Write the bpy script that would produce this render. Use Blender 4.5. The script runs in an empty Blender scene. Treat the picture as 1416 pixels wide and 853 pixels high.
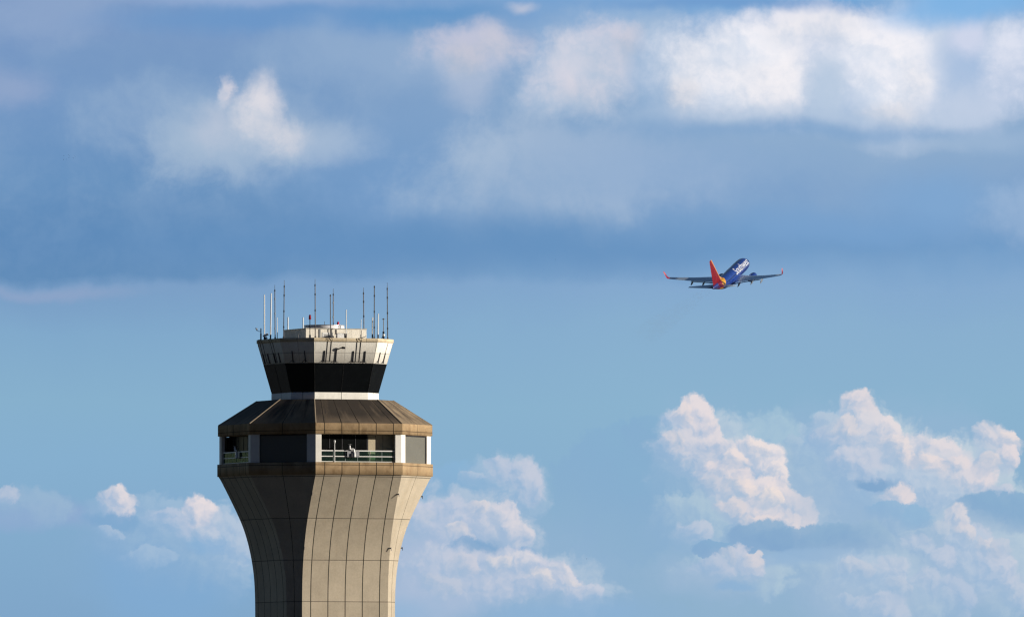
import bpy, bmesh, math, random
from mathutils import Vector, Matrix
R = math.radians
random.seed(7)
SC = bpy.context.scene
C = SC.collection

# ------------------------------------------------------------------ camera
K = 0.075                 # metres per photo pixel at the tower
D0 = 1600.0               # distance of the tower's near side
FPX = D0 / K              # focal length in photo pixels
CAM_Z = 2.0
HOR = 1150.0              # photo row of the horizon (below the frame)
cam_d = bpy.data.cameras.new('camera')
cam = bpy.data.objects.new('camera', cam_d)
C.objects.link(cam)
cam.location = (0, 0, CAM_Z)
cam.rotation_euler = (R(90) + math.atan((HOR - 426.5) / FPX), 0, 0)
cam_d.sensor_width = 36.0
cam_d.lens = 36.0 * FPX / 1416.0
cam_d.clip_start = 1.0
cam_d.clip_end = 120000.0
SC.camera = cam

# ------------------------------------------------------------------ light
SUN_EL, SUN_RIGHT = R(12.5), R(83)      # height; angle to the right of the camera's back
SUN_DIR = Vector((math.sin(SUN_RIGHT) * math.cos(SUN_EL), -math.cos(SUN_RIGHT) * math.cos(SUN_EL), math.sin(SUN_EL)))
sun_d = bpy.data.lights.new('sun', 'SUN')
sun_d.energy = 5.0
sun_d.angle = R(0.5)
sun_d.color = (1.0, 0.92, 0.81)
sun = bpy.data.objects.new('sun', sun_d)
C.objects.link(sun)
sun.location = (400, -100, 300)
sun.rotation_euler = SUN_DIR.to_track_quat('Z', 'Y').to_euler()

SC.view_settings.view_transform = 'Standard'
SC.view_settings.look = 'None'
SC.view_settings.exposure = 0.25
SC.view_settings.gamma = 1.0
SC.cycles.use_denoising = True
SC.cycles.use_adaptive_sampling = True
SC.cycles.adaptive_threshold = 0.015
SC.cycles.adaptive_min_samples = 6
SC.cycles.max_bounces = 6
SC.cycles.transparent_max_bounces = 12
SC.cycles.filter_width = 1.3

# ------------------------------------------------------------------ node helpers
def lin(c):
    r = []
    for v in c:
        v = v / 255.0
        r.append(v / 12.92 if v <= 0.04045 else ((v + 0.055) / 1.055) ** 2.4)
    return (r[0], r[1], r[2], 1.0)

class NT:
    """short hand for wiring shader nodes"""
    def __init__(s, tree):
        s.t = tree
    def new(s, kind, **props):
        n = s.t.nodes.new(kind)
        for k, v in props.items():
            setattr(n, k, v)
        return n
    def put(s, sock, v):
        if v is None:
            return
        if isinstance(v, bpy.types.NodeSocket):
            s.t.links.new(v, sock)
        else:
            sock.default_value = v
    def m(s, op, a, b=None, c=None, clamp=False):
        n = s.new('ShaderNodeMath', operation=op, use_clamp=clamp)
        for i, v in enumerate((a, b, c)):
            s.put(n.inputs[i], v)
        return n.outputs[0]
    def v(s, op, a, b=None, c=None, out=0):
        n = s.new('ShaderNodeVectorMath', operation=op)
        for i, x in enumerate((a, b, c)):
            s.put(n.inputs[i], x)
        return n.outputs['Value'] if op in ('LENGTH', 'DOT_PRODUCT', 'DISTANCE') else n.outputs['Vector']
    def sep(s, a):
        n = s.new('ShaderNodeSeparateXYZ')
        s.put(n.inputs[0], a)
        return n.outputs
    def comb(s, x, y, z=0.0):
        n = s.new('ShaderNodeCombineXYZ')
        s.put(n.inputs[0], x); s.put(n.inputs[1], y); s.put(n.inputs[2], z)
        return n.outputs[0]
    def mix(s, f, a, b, blend='MIX'):
        n = s.new('ShaderNodeMix', data_type='RGBA', blend_type=blend)
        s.put(n.inputs[0], f); s.put(n.inputs[6], a); s.put(n.inputs[7], b)
        return n.outputs[2]
    def rng(s, x, a, b, c=0.0, d=1.0, smooth=True):
        n = s.new('ShaderNodeMapRange', interpolation_type='SMOOTHSTEP' if smooth else 'LINEAR')
        n.clamp = not smooth      # smooth steps hold their ends by themselves
        s.put(n.inputs[0], x); s.put(n.inputs[1], a); s.put(n.inputs[2], b); s.put(n.inputs[3], c); s.put(n.inputs[4], d)
        return n.outputs[0]
    def noise(s, vec, scale, detail=4.0, rough=0.5, dims='3D', dist=0.0):
        n = s.new('ShaderNodeTexNoise', noise_dimensions=dims)
        s.put(n.inputs['Vector'], vec)
        n.inputs['Scale'].default_value = scale
        n.inputs['Detail'].default_value = detail
        n.inputs['Roughness'].default_value = rough
        n.inputs['Distortion'].default_value = dist
        return n.outputs
    def ramp(s, f, stops):
        n = s.new('ShaderNodeValToRGB')
        cr = n.color_ramp
        while len(cr.elements) < len(stops):
            cr.elements.new(0.5)
        for e, (p, c) in zip(cr.elements, stops):
            e.position = p; e.color = c
        s.put(n.inputs[0], f)
        return n.outputs[0]

# ------------------------------------------------------------------ sky: NISHITA with bands of cloud, laid out by azimuth and elevation
world = bpy.data.worlds.new('World')
SC.world = world
world.use_nodes = True
wt = world.node_tree
wt.nodes.clear()
wg = bpy.data.node_groups.new('sky_with_clouds', 'ShaderNodeTree')   # built apart from the world: quicker to wire
wg.interface.new_socket('Color', in_out='OUTPUT', socket_type='NodeSocketColor')
W = NT(wg)
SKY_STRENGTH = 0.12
def build_sky():
    tc = W.new('ShaderNodeTexCoord')
    x, y, z = W.sep(tc.outputs['Generated'])
    az = W.m('ARCTAN2', x, y)
    el = W.m('ARCSINE', z)
    # unit: one hundred hundredths of the frame scale; u grows to the right, v grows downward
    u = W.m('MULTIPLY_ADD', az, FPX / 100.0, 7.08)
    v = W.m('MULTIPLY_ADD', el, -FPX / 100.0, HOR / 100.0)
    p = W.comb(u, v)
    # warps
    def vec3(c):
        n = W.new('ShaderNodeSeparateColor')
        W.put(n.inputs[0], c)
        return W.comb(n.outputs[0], n.outputs[1], n.outputs[2])
    nb = vec3(W.noise(p, 0.55, 5.0, 0.55, '2D')['Color'])
    ps = W.v('MULTIPLY_ADD', W.v('SUBTRACT', nb, (0.5, 0.5, 0.5)), (0.6, 0.55, 0.0), p)          # soft decks
    nc = vec3(W.noise(p, 1.5, 8.0, 0.62, '2D')['Color'])
    pc = W.v('MULTIPLY_ADD', W.v('SUBTRACT', nc, (0.5, 0.5, 0.5)), (0.42, 0.42, 0.0), p)         # crumbly heaps
    fine = W.noise(p, 3.2, 8.0, 0.6, '2D')['Fac']
    finec = W.m('SUBTRACT', fine, 0.5)
    cloudy = W.m('SUBTRACT', W.noise(ps, 1.15, 8.0, 0.62, '2D')['Fac'], 0.5)
    def billow(vec):
        n = W.new('ShaderNodeTexVoronoi', voronoi_dimensions='2D', feature='F1')
        W.put(n.inputs['Vector'], vec)
        n.inputs['Scale'].default_value = 3.4
        n.inputs['Detail'].default_value = 2.0
        n.inputs['Roughness'].default_value = 0.6
        n.inputs['Lacunarity'].default_value = 2.2
        n.normalize = True
        return n.outputs['Distance']
    b0 = billow(pc)
    b1 = billow(W.v('ADD', pc, (0.075, -0.075, 0.0)))
    relief = W.m('SUBTRACT', b1, b0)                    # lit to the right and above
    bump = W.m('SUBTRACT', b0, 0.35)

    # texture nodes compile after plain maths: tie the coordinates to them so that the banks below are worked out one by one
    tie = W.comb(W.m('MULTIPLY', W.m('ADD', relief, cloudy), 1e-7), W.m('MULTIPLY', W.m('ADD', bump, finec), 1e-7))
    ps = W.v('ADD', ps, tie)
    pc = W.v('ADD', pc, tie)

    def grad(vv, stops):
        f = W.m('MULTIPLY', vv, 1.0 / 9.0)
        return W.ramp(f, [(s / 900.0, lin(c)) for s, c in stops])
    wv = W.v('DOT_PRODUCT', ps, (0, 1, 0))
    wu = W.v('DOT_PRODUCT', ps, (1, 0, 0))
    left = grad(wv, [(0, (120, 150, 194)), (60, (119, 151, 195)), (130, (117, 152, 196)), (250, (103, 145, 190)), (345, (92, 136, 183)),
                     (384, (95, 139, 184)), (398, (121, 157, 197)), (460, (129, 169, 203)), (560, (135, 176, 205)), (640, (134, 175, 207)), (853, (128, 166, 201))])
    right = grad(wv, [(0, (118, 166, 214)), (60, (140, 174, 212)), (130, (138, 170, 205)), (200, (140, 171, 205)), (270, (127, 162, 202)),
                      (345, (113, 156, 200)), (400, (133, 170, 207)), (450, (137, 175, 207)), (560, (139, 179, 207)), (640, (138, 177, 206)), (853, (143, 177, 204))])
    col = W.mix(W.rng(wu, 1.0, 11.0), left, right)
    col = W.mix(W.m('MULTIPLY', W.rng(cloudy, -0.25, 0.3), W.rng(wv, 4.6, 3.0, 0.0, 0.32)), col, lin((146, 174, 206)))
    main = {'ps': ps, 'pc': pc, 'cloudy': cloudy, 'bump': bump, 'relief': relief, 'fine': finec}
    state = {'c': None, 'main': col, 'n': 0, 'P': None}

    def open_chunk():
        """the banks are laid over each other in short node groups, each taking the colour so far"""
        g = bpy.data.node_groups.new('cloud_banks', 'ShaderNodeTree')
        g.interface.new_socket('Color', in_out='INPUT', socket_type='NodeSocketColor')
        for k in main:
            g.interface.new_socket(k, in_out='INPUT', socket_type='NodeSocketVector' if k in ('ps', 'pc') else 'NodeSocketFloat')
        g.interface.new_socket('Color', in_out='OUTPUT', socket_type='NodeSocketColor')
        P = NT(g)
        gi = P.new('NodeGroupInput')
        state.update(P=P, c=gi.outputs[0], n=0, g=g, **{k: gi.outputs[i + 1] for i, k in enumerate(main)})

    def close_chunk():
        P = state['P']
        if P is None:
            return
        go = P.new('NodeGroupOutput')
        P.put(go.inputs[0], state['c'])
        n = W.new('ShaderNodeGroup')
        n.node_tree = state['g']
        W.put(n.inputs[0], state['main'])
        for i, k in enumerate(main):
            W.put(n.inputs[i + 1], main[k])
        state['main'] = n.outputs[0]
        state['P'] = None

    def chunk():
        if state['P'] is None or state['n'] >= 14:
            close_chunk()
            open_chunk()
        state['n'] += 1
        return state['P']

    def soft(x, y, rx, ry, c, op=1.0, edge=0.8, tex=0.9, warp=ps, c2=None, bil=0.0):
        """a soft bank: colour c, feathered; c2 is the tone its shaded left and foot take; bil roughens it with billows"""
        P = chunk()
        d = P.v('MULTIPLY_ADD', state['pc' if warp is pc else 'ps'], (100.0 / rx, 100.0 / ry, 0), (-x / rx, -y / ry, 0))
        q = P.v('LENGTH', d)
        q = P.m('MULTIPLY_ADD', state['cloudy'], -tex, q)
        if bil:
            q = P.m('MULTIPLY_ADD', state['bump'], 0.35 * bil, q)
        a = P.rng(q, 1.0 + edge * 0.5, 1.0 - edge, 0.0, op)
        cc = lin(c)
        if c2:
            s = P.v('DOT_PRODUCT', d, (0.45, -0.8, 0))
            s = P.m('MULTIPLY_ADD', state['cloudy'], 2.0, s)
            if bil:
                s = P.m('MULTIPLY_ADD', state['relief'], 1.3 * bil, s)
            cc = P.mix(P.rng(s, -0.9, 0.7), lin(c2), lin(c))
        state['c'] = P.mix(a, state['c'], cc)

    def puff(x, y, rx, ry=None, lit=(220, 212, 224), shd=(158, 187, 218), op=0.95, edge=0.3, tex=0.6, rel=2.0, foot=0.55):
        """one heap: crisp and lit on its right and top, dissolving into haze on its left and at its foot"""
        ry = ry or rx
        P = chunk()
        d = P.v('MULTIPLY_ADD', state['pc'], (100.0 / rx, 100.0 / ry, 0), (-x / rx, -y / ry, 0))
        q = P.m('MULTIPLY_ADD', state['bump'], tex, P.v('LENGTH', d))
        a = P.rng(q, 1.0 + edge * 0.5, 1.0 - edge * 0.5, 0.0, op)
        s = P.v('DOT_PRODUCT', d, (0.6, -0.72, 0))
        s = P.m('MULTIPLY_ADD', state['cloudy'], 1.1, s)
        if foot:
            a = P.m('MULTIPLY', a, P.rng(s, -1.0, 0.3, max(0.0, 0.7 - foot * 1.2), 1.0))
        s = P.m('MULTIPLY_ADD', state['relief'], rel, s)
        sh = [0.6 * p + 0.4 * r for p, r in zip(shd, (146, 178, 210))]
        li = [lit[0] + 9, lit[1] + 8, lit[2]] if lit[0] > 200 else [lit[0] + 4, lit[1] + 5, lit[2] + 1]
        state['c'] = P.mix(a, state['c'], P.mix(P.rng(s, -0.8, 1.0), lin(sh), lin(li)))

    # ---- upper decks
    soft(240, 95, 260, 60, (118, 152, 194), 0.55, 0.9, 1.0)
    soft(430, 120, 170, 60, (120, 155, 196), 0.5, 0.9, 1.0)
    soft(70, 10, 110, 55, (143, 167, 203), 0.75, 0.7)
    soft(20, 122, 55, 32, (150, 169, 203), 0.7, 0.8)
    soft(340, 2, 170, 14, (150, 174, 212), 0.8, 0.9, 0.4)
    soft(420, 30, 290, 24, (106, 150, 200), 0.8, 0.7, 0.3)
    soft(590, 22, 110, 22, (100, 150, 200), 0.9, 0.6, 0.3)
    soft(560, 78, 230, 50, (146, 173, 206), 0.8, 0.8)
    soft(320, 178, 190, 72, (146, 173, 205), 0.8, 0.7, 1.3)
    soft(560, 240, 150, 90, (116, 156, 202), 0.5, 0.9)
    soft(425, 185, 70, 34, (172, 190, 212), 0.6, 0.9, 1.2)
    soft(255, 200, 60, 40, (166, 187, 210), 0.55, 0.9, 1.2)
    soft(470, 195, 60, 30, (166, 187, 213), 0.6, 0.9)
    soft(300, 195, 100, 50, (166, 187, 211), 0.7, 0.7, 1.2)
    soft(313, 128, 12, 28, (214, 212, 222), 0.85, 0.6, 0.6, pc, (178, 194, 216), 0.6)
    soft(300, 178, 34, 32, (186, 197, 216), 0.75, 0.9, 1.0, pc)
    soft(358, 152, 29, 48, (226, 223, 229), 0.9, 0.9, 0.9, pc, (190, 202, 219), 0.7)
    soft(372, 190, 46, 26, (216, 216, 224), 0.85, 0.95, 1.1, pc, (184, 198, 217), 0.7)
    soft(652, 74, 84, 38, (196, 198, 217), 0.9, 0.6, 1.2, ps, (168, 186, 213), 0.7)
    soft(640, 115, 40, 45, (176, 190, 214), 0.7, 0.9)
    soft(740, 120, 26, 42, (134, 168, 208), 0.7, 0.9)
    soft(742, 75, 14, 50, (134, 170, 210), 0.7, 0.8)
    soft(860, 60, 100, 52, (170, 192, 218), 0.8, 0.9)
    soft(722, 14, 18, 9, (188, 196, 216), 0.8, 1.0)
    soft(803, 108, 92, 58, (208, 211, 225), 0.95, 0.6,  1.0, ps, (178, 196, 219), 0.8)
    soft(838, 58, 46, 34, (208, 208, 223), 0.85, 0.6, 1.2, pc, (180, 196, 219), 0.9)
    soft(792, 85, 30, 32, (218, 216, 227), 0.7, 0.9, 1.2)
    soft(785, 122, 22, 18, (224, 218, 226), 0.7, 0.9, 1.2)
    for (px, py, rx, ry, t) in ((760, 120, 36, 32, 212), (800, 70, 34, 28, 214), (842, 92, 34, 34, 210), (815, 135, 42, 26, 208), (870, 62, 24, 24, 202), (690, 62, 30, 26, 202), (640, 84, 34, 26, 198)):
        soft(px, py, rx, ry, (t, t, min(252, t + 13)), 0.6, 0.75, 0.5, pc, (t - 32, t - 16, t + 6), 0.9)
    soft(905, 120, 44, 60, (154, 182, 214), 0.75, 0.9)
    # the big bank on the right
    soft(1200, 95, 300, 92, (190, 205, 227), 0.95, 0.4, 0.6, ps, (160, 186, 217), 0.5)
    soft(1130, 48, 135, 44, (226, 227, 239), 0.92, 0.45, 0.9, pc, (196, 208, 229), 1.0)
    soft(1024, 106, 104, 72, (249, 246, 249), 0.97, 0.85, 0.7, ps, (206, 215, 230), 0.5)
    soft(1076, 112, 46, 58, (247, 243, 246), 0.85, 0.7, 0.8, pc, (218, 223, 235), 0.7)
    soft(1222, 100, 98, 82, (246, 245, 251), 0.95, 0.85, 0.7, ps, (200, 212, 231), 0.5)
    soft(1144, 125, 30, 58, (184, 202, 224), 0.85, 0.8, 0.6)
    soft(1345, 95, 46, 66, (166, 190, 222), 0.85, 0.8, 0.8)
    for (px, py, rx, ry, t) in ((962, 92, 40, 38, 240), (1000, 72, 38, 30, 244), (1046, 58, 40, 30, 246), (1000, 128, 44, 34, 244), (1060, 142, 48, 28, 240), (948, 135, 28, 30, 228),
                              (1098, 40, 40, 24, 238), (1160, 40, 44, 26, 236), (1205, 62, 40, 34, 244), (1248, 78, 36, 36, 244), (1262, 122, 32, 36, 238), (1212, 128, 40, 36, 246), (1232, 158, 44, 20, 228)):
        soft(px, py, rx, ry, (t, t - 2, min(252, t + 3)), 0.75, 0.75, 0.5, pc, (t - 34, t - 24, t - 8), 0.9)
    soft(1340, 150, 70, 34, (194, 207, 228), 0.85, 0.9)
    soft(1345, 55, 28, 26, (210, 216, 236), 0.85, 0.8, 1.0)
    soft(1408, 95, 42, 66, (224, 228, 242), 0.92, 0.6, 0.9, ps, (196, 208, 230), 0.8)
    soft(1340, 12, 120, 28, (128, 180, 228), 0.9, 0.7, 0.4)
    soft(1010, 5, 200, 12, (112, 156, 206), 0.8, 0.8, 0.3)
    # flat feet and the veils below
    soft(1090, 163, 250, 16, (178, 197, 221), 0.6, 0.9, 0.5)
    soft(1090, 180, 300, 15, (124, 162, 203), 0.65, 0.9, 0.5)
    soft(1270, 196, 85, 12, (172, 192, 217), 0.5, 0.9, 0.7)
    soft(1380, 192, 80, 20, (164, 188, 216), 0.5, 0.9, 0.7)
    soft(750, 245, 205, 78, (164, 185, 211), 0.85, 0.6, 1.2, ps, (144, 173, 206), 0.5)
    soft(670, 215, 60, 42, (170, 190, 214), 0.6, 0.9, 1.3)
    soft(900, 230, 190, 55, (144, 173, 208), 0.7, 0.9)
    soft(1300, 275, 110, 45, (126, 167, 210), 0.7, 0.9)
    soft(600, 340, 640, 42, (100, 144, 190), 0.7, 0.9, 0.7)
    soft(1180, 320, 210, 28, (120, 162, 207), 0.6, 0.9, 0.7)
    soft(1405, 290, 52, 42, (152, 180, 213), 0.75, 0.7, 1.8, pc, (138, 170, 207), 0.8)
    soft(60, 405, 130, 10, (142, 165, 200), 0.8, 0.9, 0.4)
    # ---- low heaps, far off, from back to front
    BL = (126, 167, 205)
    soft(1120, 725, 330, 120, (146, 179, 210), 0.8, 0.9, 0.7)
    soft(1240, 800, 230, 110, (152, 182, 210), 0.75, 0.9, 0.8)
    soft(1020, 650, 130, 95, (150, 181, 212), 0.7, 0.8, 0.7)
    soft(1230, 640, 170, 85, (154, 183, 213), 0.75, 0.8, 0.7)
    soft(690, 790, 200, 80, (148, 179, 210), 0.75, 0.9, 0.8)
    soft(240, 770, 150, 90, (136, 172, 206), 0.7, 0.8, 0.8)
    soft(60, 712, 120, 20, (144, 170, 208), 0.8, 0.8, 0.8)
    puff(30, 705, 70, 30, (150, 178, 209), (136, 170, 206), 0.8, 0.4, 0.6, 1.2, 0.5)
    puff(8, 684, 20, 12, (186, 194, 216), (150, 178, 213), 0.8)
    soft(235, 790, 125, 95, (128, 170, 210), 0.75, 0.5, 0.5)
    puff(232, 752, 112, 66, (154, 182, 212), (134, 171, 207), 0.85, 0.26, 0.6, 1.4, 0.6)
    puff(300, 770, 60, 66, (160, 185, 213), (140, 175, 209), 0.8, 0.3, 0.6, 1.4, 0.6)
    puff(150, 735, 45, 40, (144, 176, 210), (132, 169, 206), 0.8, 0.3, 0.6, 1.4, 0.6)
    puff(163, 700, 26, 24, (216, 210, 222), (164, 186, 216), foot=0.2)
    soft(158, 722, 45, 13, BL, 0.8, 0.4, 0.6, pc)
    puff(232, 725, 34, 24, (180, 192, 217), (148, 180, 214), 0.85)
    puff(278, 714, 27, 30, (222, 213, 223), (174, 191, 217), foot=0.3)
    soft(290, 752, 40, 14, (134, 175, 213), 0.7, 0.5, 0.6, pc)
    puff(312, 752, 40, 42, (178, 193, 217), (146, 179, 214), 0.85)
    puff(148, 738, 22, 9, (170, 189, 216), (146, 179, 214), 0.7)
    puff(200, 772, 34, 13, (162, 186, 215), (142, 177, 213), 0.7)
    # mid mass behind
    puff(870, 680, 105, 95, (131, 171, 206), (126, 167, 204), 0.92, 0.14, 0.5, 0.2, 0.5)
    puff(905, 610, 45, 34, (131, 171, 206), (126, 167, 204), 0.9, 0.14, 0.5, 0.2, 0.5)
    puff(640, 690, 90, 50, (134, 175, 213), (128, 171, 211), 0.7, 0.2, 0.5, 0.2, 0.5)
    puff(700, 680, 66, 46, (162, 186, 213), (144, 178, 210), 0.8, 0.3, 0.6, 1.4, 0.6)
    puff(655, 656, 16, 8, (180, 194, 217), (150, 182, 214), 0.7)
    puff(715, 672, 42, 34, (186, 195, 217), (152, 182, 214), 0.9)
    puff(692, 650, 20, 18, (190, 197, 218), (156, 184, 215), 0.85)
    puff(728, 668, 24, 26, (192, 198, 218), (158, 186, 216), 0.85)
    # heap beside the shaft
    puff(625, 760, 118, 84, (174, 191, 215), (152, 181, 211), 0.85, 0.3, 0.6, 1.4, 0.6)
    puff(720, 815, 125, 52, (172, 191, 215), (152, 181, 211), 0.85, 0.3, 0.6, 1.4, 0.6)
    soft(610, 790, 90, 90, (178, 192, 217), 0.75, 0.6, 0.6)
    puff(600, 732, 52, 40, (192, 198, 219), (168, 188, 216), 0.95, 0.2)
    puff(640, 722, 40, 30, (194, 199, 219), (164, 187, 216), 0.9)
    puff(622, 700, 16, 16, (188, 196, 218), (162, 186, 216), 0.9)
    puff(690, 728, 38, 30, (206, 206, 222), (176, 192, 217), 0.95, foot=0.2)
    puff(700, 716, 22, 22, (210, 207, 222), (182, 196, 218), 0.9, foot=0.2)
    puff(712, 742, 24, 24, (206, 205, 221), (172, 191, 217), 0.9, foot=0.1)
    puff(660, 705, 15, 12, (204, 203, 218), (172, 190, 215), 0.9, foot=0.3)
    puff(584, 712, 20, 15, (190, 197, 216), (164, 187, 214), 0.85)
    puff(632, 742, 22, 16, (202, 202, 218), (170, 190, 215), 0.85)
    soft(655, 760, 36, 13, (126, 167, 208), 0.9, 0.35, 0.6, pc)
    soft(720, 764, 24, 8, (126, 168, 209), 0.8, 0.5, 0.6, pc)
    puff(640, 800, 100, 46, (190, 197, 218), (168, 189, 216), 0.9, 0.25)
    puff(706, 795, 62, 36, (196, 200, 219), (168, 189, 217), 0.92)
    puff(720, 786, 26, 22, (208, 207, 222), (180, 195, 218), 0.85)
    puff(764, 805, 42, 28, (200, 202, 220), (166, 188, 217), 0.9)
    puff(775, 800, 24, 20, (210, 208, 222), (180, 195, 218), 0.85)
    puff(742, 800, 18, 13, (212, 208, 219), (178, 194, 216), 0.85)
    puff(690, 782, 20, 14, (206, 205, 219), (172, 191, 215), 0.85)
    puff(640, 782, 24, 14, (198, 200, 217), (168, 189, 214), 0.8)
    puff(610, 810, 30, 20, (186, 194, 215), (162, 186, 213), 0.8)
    puff(790, 808, 16, 12, (210, 207, 219), (174, 192, 216), 0.85)
    soft(662, 755, 36, 11, (132, 169, 205), 0.85, 0.6, 0.5, pc)
    puff(808, 818, 28, 16, (196, 201, 220), (160, 186, 216), 0.85)
    soft(800, 850, 140, 26, (140, 177, 212), 0.8, 0.9, 0.8)
    soft(560, 845, 60, 22, (150, 182, 214), 0.7, 0.9, 0.8)
    # pale bodies the lit tops stand on
    puff(1060, 640, 70, 66, (163, 191, 214), (142, 177, 210), 0.92, 0.3, 0.6, 1.3, 0.4)
    puff(975, 655, 78, 84, (179, 197, 217), (148, 180, 211), 0.92, 0.3, 0.6, 1.3, 0.4)
    puff(1045, 700, 100, 66, (181, 198, 217), (150, 181, 211), 0.92, 0.3, 0.6, 1.3, 0.4)
    puff(950, 725, 60, 42, (169, 192, 214), (144, 178, 210), 0.92, 0.3, 0.6, 1.3, 0.4)
    puff(1150, 640, 50, 66, (195, 205, 219), (158, 185, 213), 0.92, 0.3, 0.6, 1.3, 0.4)
    puff(1190, 655, 96, 92, (185, 201, 218), (152, 182, 212), 0.92, 0.3, 0.6, 1.3, 0.4)
    puff(1290, 670, 116, 66, (189, 203, 219), (156, 184, 213), 0.92, 0.3, 0.6, 1.3, 0.4)
    puff(1150, 800, 90, 50, (171, 194, 215), (146, 179, 210), 0.92, 0.3, 0.6, 1.3, 0.4)
    puff(1390, 730, 50, 60, (177, 197, 216), (148, 180, 211), 0.92, 0.3, 0.6, 1.3, 0.4)
    puff(1330, 790, 110, 84, (181, 199, 217), (152, 182, 212), 0.92, 0.3, 0.6, 1.3, 0.4)
    puff(1215, 822, 95, 58, (179, 198, 217), (150, 181, 211), 0.92, 0.3, 0.6, 1.3, 0.4)
    puff(1005, 800, 85, 36, (173, 195, 215), (148, 180, 210), 0.92, 0.3, 0.6, 1.3, 0.4)
    puff(1095, 660, 60, 50, (164, 188, 213), (146, 179, 210), 0.8, 0.35, 0.6, 1.2, 0.5)
    puff(1290, 745, 80, 50, (172, 192, 215), (150, 181, 211), 0.85, 0.35, 0.6, 1.3, 0.4)
    # left tall column
    puff(940, 590, 32, 24, (196, 201, 220), (156, 185, 216), 0.85)
    puff(962, 582, 25, 30, (222, 213, 223), (178, 194, 218), foot=0.2)
    puff(975, 600, 20, 22, (216, 210, 222), (176, 193, 218), foot=0.3)
    puff(950, 630, 46, 34, (206, 205, 221), (160, 186, 216), 0.95, foot=0.4)
    puff(985, 618, 22, 18, (214, 209, 222), (174, 192, 217), 0.9, foot=0.3)
    puff(1035, 648, 50, 40, (216, 211, 223), (174, 193, 219), foot=0.3)
    puff(1056, 638, 32, 30, (224, 216, 225), (184, 199, 221), foot=0.3)
    puff(1072, 660, 22, 20, (226, 217, 224), (190, 201, 220), foot=0.3)
    puff(1000, 660, 36, 26, (220, 211, 221), (172, 191, 217), foot=0.4)
    puff(1040, 684, 58, 26, (220, 212, 222), (182, 197, 219), foot=0.2)
    puff(1072, 706, 52, 32, (224, 214, 222), (188, 200, 219), foot=0.2)
    puff(1040, 710, 40, 26, (212, 207, 220), (178, 195, 218), foot=0.3)
    puff(1102, 710, 26, 30, (216, 209, 221), (186, 199, 219), foot=0.1)
    puff(1090, 726, 34, 18, (222, 212, 221), (190, 202, 220), foot=0.0)
    puff(958, 738, 28, 20, (188, 197, 218), (154, 184, 215), 0.85)
    # right tall column
    soft(1150, 695, 75, 40, (160, 187, 214), 0.6, 0.9)
    puff(1160, 640, 60, 74, (156, 185, 216), (140, 178, 214), 0.85, 0.25)
    puff(1182, 566, 26, 28, (216, 209, 221), (184, 198, 219), foot=0.1)
    puff(1205, 588, 17, 20, (212, 208, 221), (182, 198, 219), foot=0.1)
    puff(1155, 608, 34, 28, (196, 200, 219), (162, 187, 216), 0.9)
    puff(1208, 618, 38, 44, (208, 207, 222), (178, 196, 220), foot=0.3)
    puff(1222, 600, 22, 24, (218, 212, 223), (188, 201, 221), foot=0.2)
    puff(1180, 650, 46, 32, (198, 202, 220), (166, 189, 217), 0.9)
    puff(1262, 634, 48, 36, (206, 206, 222), (178, 197, 220), foot=0.4)
    puff(1298, 622, 28, 18, (216, 210, 222), (186, 200, 220), foot=0.2)
    puff(1376, 620, 32, 36, (210, 207, 221), (178, 196, 219), foot=0.3)
    puff(1388, 638, 20, 20, (216, 209, 221), (184, 199, 219), foot=0.2)
    puff(1305, 655, 60, 34, (202, 204, 221), (176, 196, 219), 0.95)
    puff(1345, 662, 30, 26, (214, 208, 221), (182, 198, 219), foot=0.2)
    puff(1260, 680, 70, 40, (184, 198, 220), (160, 188, 217), 0.9)
    puff(1240, 688, 22, 20, (214, 207, 219), (182, 197, 218), foot=0.1)
    puff(1320, 664, 26, 18, (208, 206, 221), (178, 197, 219), 0.9, foot=0.3)
    puff(1384, 684, 22, 14, (196, 201, 219), (166, 189, 217), 0.85)
    soft(1208, 668, 26, 10, (126, 165, 203), 0.9, 0.5, 0.5, pc)
    puff(1376, 710, 64, 30, (130, 168, 205), (118, 159, 200), 0.88, 0.26, 0.6, 0.6, 0.5)
    puff(1240, 712, 50, 20, (138, 176, 212), (132, 172, 210), 0.8, 0.16, 0.5, 0.2, 0.6)
    puff(1098, 608, 16, 12, (168, 190, 215), (150, 182, 212), 0.7)
    puff(1140, 585, 20, 16, (178, 194, 216), (154, 183, 213), 0.8)
    puff(1168, 596, 22, 16, (206, 204, 218), (168, 190, 215), 0.9)
    puff(1236, 616, 22, 18, (220, 212, 221), (186, 199, 218), foot=0.4)
    puff(1254, 640, 20, 16, (216, 209, 220), (182, 197, 218), foot=0.4)
    puff(1286, 640, 22, 16, (220, 211, 220), (188, 200, 219), foot=0.3)
    puff(1318, 640, 20, 14, (216, 209, 220), (182, 197, 218), foot=0.4)
    puff(1392, 608, 15, 13, (220, 212, 220), (190, 200, 218), foot=0.3)
    puff(1360, 642, 18, 14, (206, 204, 218), (176, 194, 217), foot=0.4)
    puff(948, 574, 14, 12, (222, 212, 220), (184, 197, 217), foot=0.3)
    puff(930, 612, 18, 14, (206, 204, 218), (166, 188, 214), 0.85)
    puff(1012, 636, 20, 15, (224, 214, 221), (186, 199, 218), foot=0.4)
    puff(1048, 622, 20, 14, (226, 216, 222), (190, 201, 219), foot=0.3)
    puff(1020, 678, 24, 16, (226, 214, 219), (186, 199, 217), foot=0.3)
    puff(1062, 690, 20, 14, (228, 216, 219), (192, 202, 218), foot=0.3)
    puff(1010, 706, 22, 16, (206, 203, 217), (172, 191, 215), foot=0.5)
    puff(1046, 726, 26, 14, (216, 208, 218), (180, 195, 216), foot=0.3)
    puff(978, 672, 16, 12, (196, 199, 216), (162, 187, 213), 0.8)
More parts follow.
